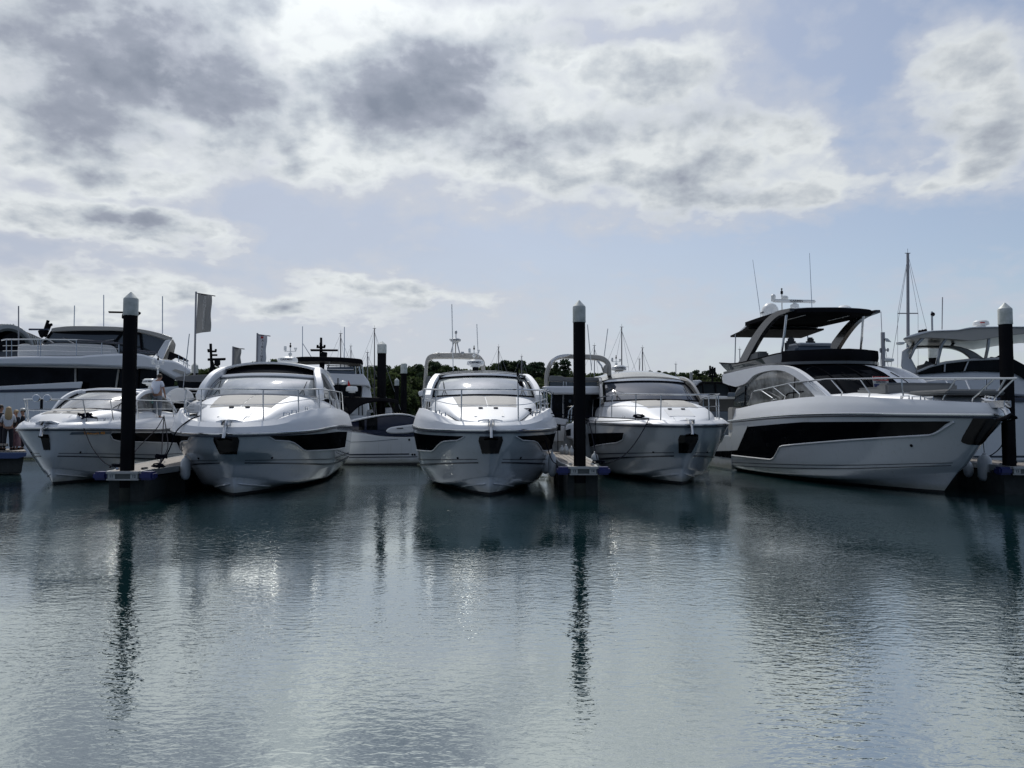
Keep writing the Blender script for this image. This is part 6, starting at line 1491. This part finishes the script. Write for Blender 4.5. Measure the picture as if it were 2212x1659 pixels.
special = [('umbrella', 21, 1107, 777, 250, 1.0, 'flat-topped umbrella pine on the skyline, left one of a pair'), ('umbrella', 22, 1139, 779, 250, 1.05, 'flat-topped umbrella pine on the skyline, right one of a pair'),
 ('scots', 23, 925, 771, 235, 1.05, 'ragged pine with layered branches inside the cream arch of the third cruiser'), ('conifer', 24, 1219, 776, 235, 1.05, 'tall layered pine seen inside the cream arch left of the middle pile'),
 ('scots', 25, 603, 771, 240, .8, 'dark ragged pine just left of the open-sunroof cruiser radar'), ('umbrella', 26, 1517, 797, 235, .6, 'small umbrella pine on a bare stem near the flybridge yacht'),
 ('conifer', 27, 1199, 784, 245, .95, 'slim pine left of the tall one inside the cream arch'), ('umbrella', 28, 1422, 795, 250, .8, 'low flat pine crown above the right part of the grey roof'), ('round', 29, 848, 800, 175, .95, 'light green rounded tree between the two right background piles')]
for sp in special: tree(*sp)
usedl = {}
u = 405.0; idx = 0
while u < 1600:
    sk = plin(SKY, u)
    if not (630 < u < 770):
        k, sd = kinds[idx % 6]; v = sk + rt.uniform(-1, 4); nm = f"{tone[idx % 8]} {LABELS[k]} on the wooded skyline {where(u)}"
        c = usedl.get(nm, 0); usedl[nm] = c + 1
        if c: nm = nm.replace('on the wooded skyline', 'of the wooded skyline, further right,')
        tree(k, sd, u, v, 255 + rt.uniform(-12, 12), rt.uniform(.85, 1.15), nm)
    u += rt.uniform(22, 30); idx += 1
# lower belt in front, its own individuals too
u = 390.0
pos = ['lower slope', 'shore line']
while u < 1600:
    for lv, (dv, Y_, s0) in enumerate(((24, 215, .95), (52, 190, .9))):
        k, sd = kinds[rt.randrange(6)]; uu = u + lv * 14
        if not (620 < uu < 770 and lv == 0):
            nm = f"{tone[rt.randrange(8)]} {LABELS[k]} on the {pos[lv]} {where(uu)}"
            tree(k, sd, uu, plin(SKY, uu) + dv + rt.uniform(-5, 5), Y_ + rt.uniform(-8, 8), s0 * rt.uniform(.85, 1.15), nm)
    u += rt.uniform(34, 44)

# ------------------------------------------------------------------ people
def skin_body(name, joints, edges, m, parent=None, sub=2, root_i=0):
    me = bpy.data.meshes.new(name); me.from_pydata([j[0] for j in joints], edges, []); me.update()
    o = bpy.data.objects.new(name, me); col.objects.link(o)
    if parent: o.parent = parent
    md = o.modifiers.new('skin', 'SKIN'); md.use_smooth_shade = True
    sv = me.skin_vertices[0].data
    for i, j in enumerate(joints):
        r = j[1]; sv[i].radius = (r, r) if not isinstance(r, tuple) else r; sv[i].use_root = (i == root_i)
    if sub: s_ = o.modifiers.new('sub', 'SUBSURF'); s_.levels = sub; s_.render_levels = sub
    me.materials.append(M[m]); return o
def person(loc, rz, label, H=1.75, top='shirt', legs='trouser', hair='hair_dk', pose='stand', skirt=None, long_hair=False, cap=False, lean=0.0, sleeves='short'):
    """local: faces +Y; feet at z=0. One continuous skinned body, clothes grown over it."""
    k = H / 1.75; t = empty('person', loc, rz, label, 'person'); s = lambda x, y, z: (x * k, y * k, z * k)
    hd = .10 if pose == 'look_down' else .0
    arms = {'stand': ((.24, .0, 1.16), (.27, .08, .92)), 'look_down': ((.25, .02, 1.17), (.24, .12, .95)), 'crossed': ((.24, .10, 1.16), (.03, .26, 1.20)), 'phone': ((.24, .06, 1.16), (.14, .24, 1.26))}[pose]
    J = [(s(0, 0, .95), .13 * k), (s(0, .01, 1.12), (.145 * k, .105 * k)), (s(0, .0, 1.33), (.16 * k, .11 * k)), (s(0, .01, 1.46), .062 * k), (s(0, .02 + hd * .5, 1.54 - hd * .1), .055 * k), (s(0, .03 + hd, 1.62 - hd * .25), (.078 * k, .095 * k)), (s(0, .03 + hd, 1.70 - hd * .35), (.072 * k, .088 * k))]
    E = [(0, 1), (1, 2), (2, 3), (3, 4), (4, 5), (5, 6)]
    for sd in (1, -1):
        n = len(J); el, wr = arms
        if pose == 'look_down' and sd == -1: el, wr = (.27, .06, 1.16), (.16, .26, 1.10)
        d = (Vector(wr) - Vector(el)).normalized(); h0 = Vector(wr) + d * .05
        J += [(s(sd * .17, 0, 1.40), .060 * k), (s(sd * el[0], el[1], el[2]), .042 * k), (s(sd * wr[0], wr[1], wr[2]), .028 * k), (s(sd * h0.x, h0.y, h0.z), (.042 * k, .022 * k))]
        E += [(2, n), (n, n + 1), (n + 1, n + 2), (n + 2, n + 3)]
        side = Vector((sd, 0, 0)).cross(d).normalized()
        for fi, (off, ln) in enumerate(((-.030, .070), (-.010, .082), (.010, .076), (.030, .060))):
            b_ = len(J); q0 = h0 + side * off * .9 + d * .035; q1 = h0 + side * off + d * (.035 + ln * .5); q2 = q1 + d * ln * .45 + Vector((-sd * .018, 0, 0))
            J += [(s(sd * q0.x if sd < 0 and False else q0.x * sd if sd < 0 else q0.x, q0.y, q0.z), .0095 * k), (s(q1.x * sd if sd < 0 else q1.x, q1.y, q1.z), .0085 * k), (s(q2.x * sd if sd < 0 else q2.x, q2.y, q2.z), .007 * k)]
            E += [(n + 3, b_), (b_, b_ + 1), (b_ + 1, b_ + 2)]
        b_ = len(J); q0 = h0 + side * -.045 + d * -.01; q1 = q0 + side * -.02 + d * .035
        J += [(s(q0.x * sd if sd < 0 else q0.x, q0.y, q0.z), .011 * k), (s(q1.x * sd if sd < 0 else q1.x, q1.y, q1.z), .009 * k)]; E += [(n + 3, b_), (b_, b_ + 1)]
        n = len(J); J += [(s(sd * .10, 0, .86), .092 * k), (s(sd * .115, .015, .48), .058 * k), (s(sd * .12, -.01, .09), .040 * k), (s(sd * .13, .12, .04), (.045 * k, .03 * k))]; E += [(0, n), (n, n + 1), (n + 1, n + 2), (n + 2, n + 3)]
    body = skin_body('body', J, E, 'skin', t)
    # clothes: shells over the same skeleton
    T = [(s(0, 0, .96), (.165 * k, .125 * k)), (s(0, .01, 1.12), (.168 * k, .125 * k)), (s(0, .0, 1.33), (.185 * k, .13 * k)), (s(0, .0, 1.445), .085 * k)]; TE = [(0, 1), (1, 2), (2, 3)]
    for sd in (1, -1):
        el, wr = arms
        if pose == 'look_down' and sd == -1: el, wr = (.27, .06, 1.16), (.16, .26, 1.10)
        n = len(T); e_ = Vector((.17, 0, 1.40)).lerp(Vector(el), .82); T += [(s(sd * .175, 0, 1.40), .078 * k), (s(sd * e_.x, e_.y, e_.z), .064 * k)]; TE += [(2, n), (n, n + 1)]
        if sleeves == 'long': w_ = Vector(el).lerp(Vector(wr), .95); T += [(s(sd * el[0], el[1], el[2]), .055 * k), (s(sd * w_.x, w_.y, w_.z), .040 * k)]; TE += [(n + 1, n + 2), (n + 2, n + 3)]
    skin_body('top', T, TE, top, t, root_i=1)
    if skirt:
        MB().lathe([(.16*k, 1.0*k), (.19*k, .88*k), (.22*k, .55*k), (.26*k, .22*k), (.25*k, .16*k), (.10*k, .17*k)], n=20, sy=.8).build('skirt', skirt, t, ang=60)
    else:
        L_ = [(s(0, 0, .97), (.150 * k, .118 * k))]; LE = []
        for sd in (1, -1): n = len(L_); L_ += [(s(sd * .10, 0, .84), .108 * k), (s(sd * .115, .015, .48), .080 * k), (s(sd * .12, -.01, .10), .070 * k)]; LE += [(0, n), (n, n + 1), (n + 1, n + 2)]
        skin_body('trousers', L_, LE, legs, t)
    for sd in (1, -1): MB().box(s(sd * .125, .06, .04), (.10 * k, .27 * k, .085 * k), bev=.03).build('shoe', 'darkcloth', t)
    hc = s(0, .015 + hd, 1.695 - hd * .33); hr = MB().ball(hc, (.098 * k, .108 * k, .092 * k), 16, 10)
    hr.v = [(x, min(y, hc[1] + .070 * k), z) for x, y, z in hr.v]
    if long_hair: hr.lathe([(.095*k, 1.68*k), (.12*k, 1.58*k), (.14*k, 1.44*k), (.13*k, 1.30*k), (.07*k, 1.22*k)], c=(0, -.05 * k, 0), n=14, sy=.75)
    hr.build('hair', hair, t, ang=60)
    if cap: MB().lathe([(.105*k, 0), (.105*k, .06*k), (.06*k, .10*k), (0, .11*k)], c=(0, .02*k, 1.70*k), n=16).box((0, .13 * k, 1.71 * k), (.14 * k, .12 * k, .015 * k)).build('cap', 'tag', t)
    f = MB(); fy = hc[1] + .082 * k; fz = hc[2] - .055 * k
    f.tube([(0, fy, fz + .015), (0, fy + .022, fz - .012), (0, fy + .004, fz - .02)], [.008, .012, .009], 6); f.build('nose', 'skin', t)
    f = MB(); 
    for sd in (1, -1): f.ball((sd * .034, fy + .002, fz + .022), .010, 8, 6)
    f.build('eyes', 'text', t); MB().box((0, fy + .002, fz - .045), (.05, .008, .008)).build('mouth', 'red', t)
    f = MB()
    for sd in (1, -1): f.ball((sd * .092 * k, hc[1] - .005, fz + .008), (.012, .022, .032), 8, 6)
    f.build('ears', 'skin', t)
    return t
mp_ = P(339, 899, 29.9)
man = person((mp_.x, mp_.y, 2.10), R(-12), 'man in pale short-sleeved shirt and grey trousers, seen from behind on the leftmost cruiser', H=1.76, pose='look_down')
bt = MB().lathe([(.02, 0), (.035, .01), (.038, .12), (.03, .16), (.014, .18), (.014, .22), (0, .225)], n=12).build('spray_bottle', 'bottle'); bt.location = P(329, 871.5, 29.85)
tag(bt, 'turquoise spray bottle in the hand of the man on the leftmost cruiser', 'bottle')
# walkway at the far left with a blue edge, and the people on it
pw = root('walkway_pontoon', -20, 29.3, 'dark walkway pontoon with a blue edge at the bottom left, people standing on it', 'pontoon')
slab(pw, 'decking', [(-140, 974), (56, 974), (58, 977), (-140, 977)], 29.2, 2.2, 'wood', .02); slab(pw, 'blue_fascia', [(-140, 978), (58, 978), (56, 986), (38, 991), (-140, 992)], 29.15, .2, 'bluefascia' if 'bluefascia' in M else 'fender_bl', .02); slab(pw, 'float', [(-140, 985), (52, 985), (46, 1022), (-140, 1022)], 29.35, 1.9, 'concrete', .03)
slab(pw, 'step', [(-10, 959), (18, 959), (18, 964), (-10, 964)], 29.4, .8, 'wood', .02)
def pp(u, Y): q = P(u, 905, Y); return (q.x, Y, .885)
person(pp(18, 29.9), R(35), 'woman with long fair hair, cream top and black trousers at the far left', H=1.66, top='flag_w', legs='darkcloth', hair='hair_bl', pose='crossed', long_hair=True, sleeves='long')
person(pp(0, 30.0), R(-30), 'man in a dark suit cut by the left picture edge', H=1.74, top='darkcloth', legs='darkcloth', sleeves='long')
person(pp(35, 30.4), R(150), 'woman in dark top and pink patterned skirt behind the leftmost bow', H=1.55, top='darkcloth', skirt='pinkcloth', hair='hair_bl', sleeves='long')
person(pp(50, 30.7), R(120), 'person in dark clothes wearing a pale cap beside the leftmost bow', H=1.60, top='darkcloth', legs='darkcloth', cap=True, sleeves='long')
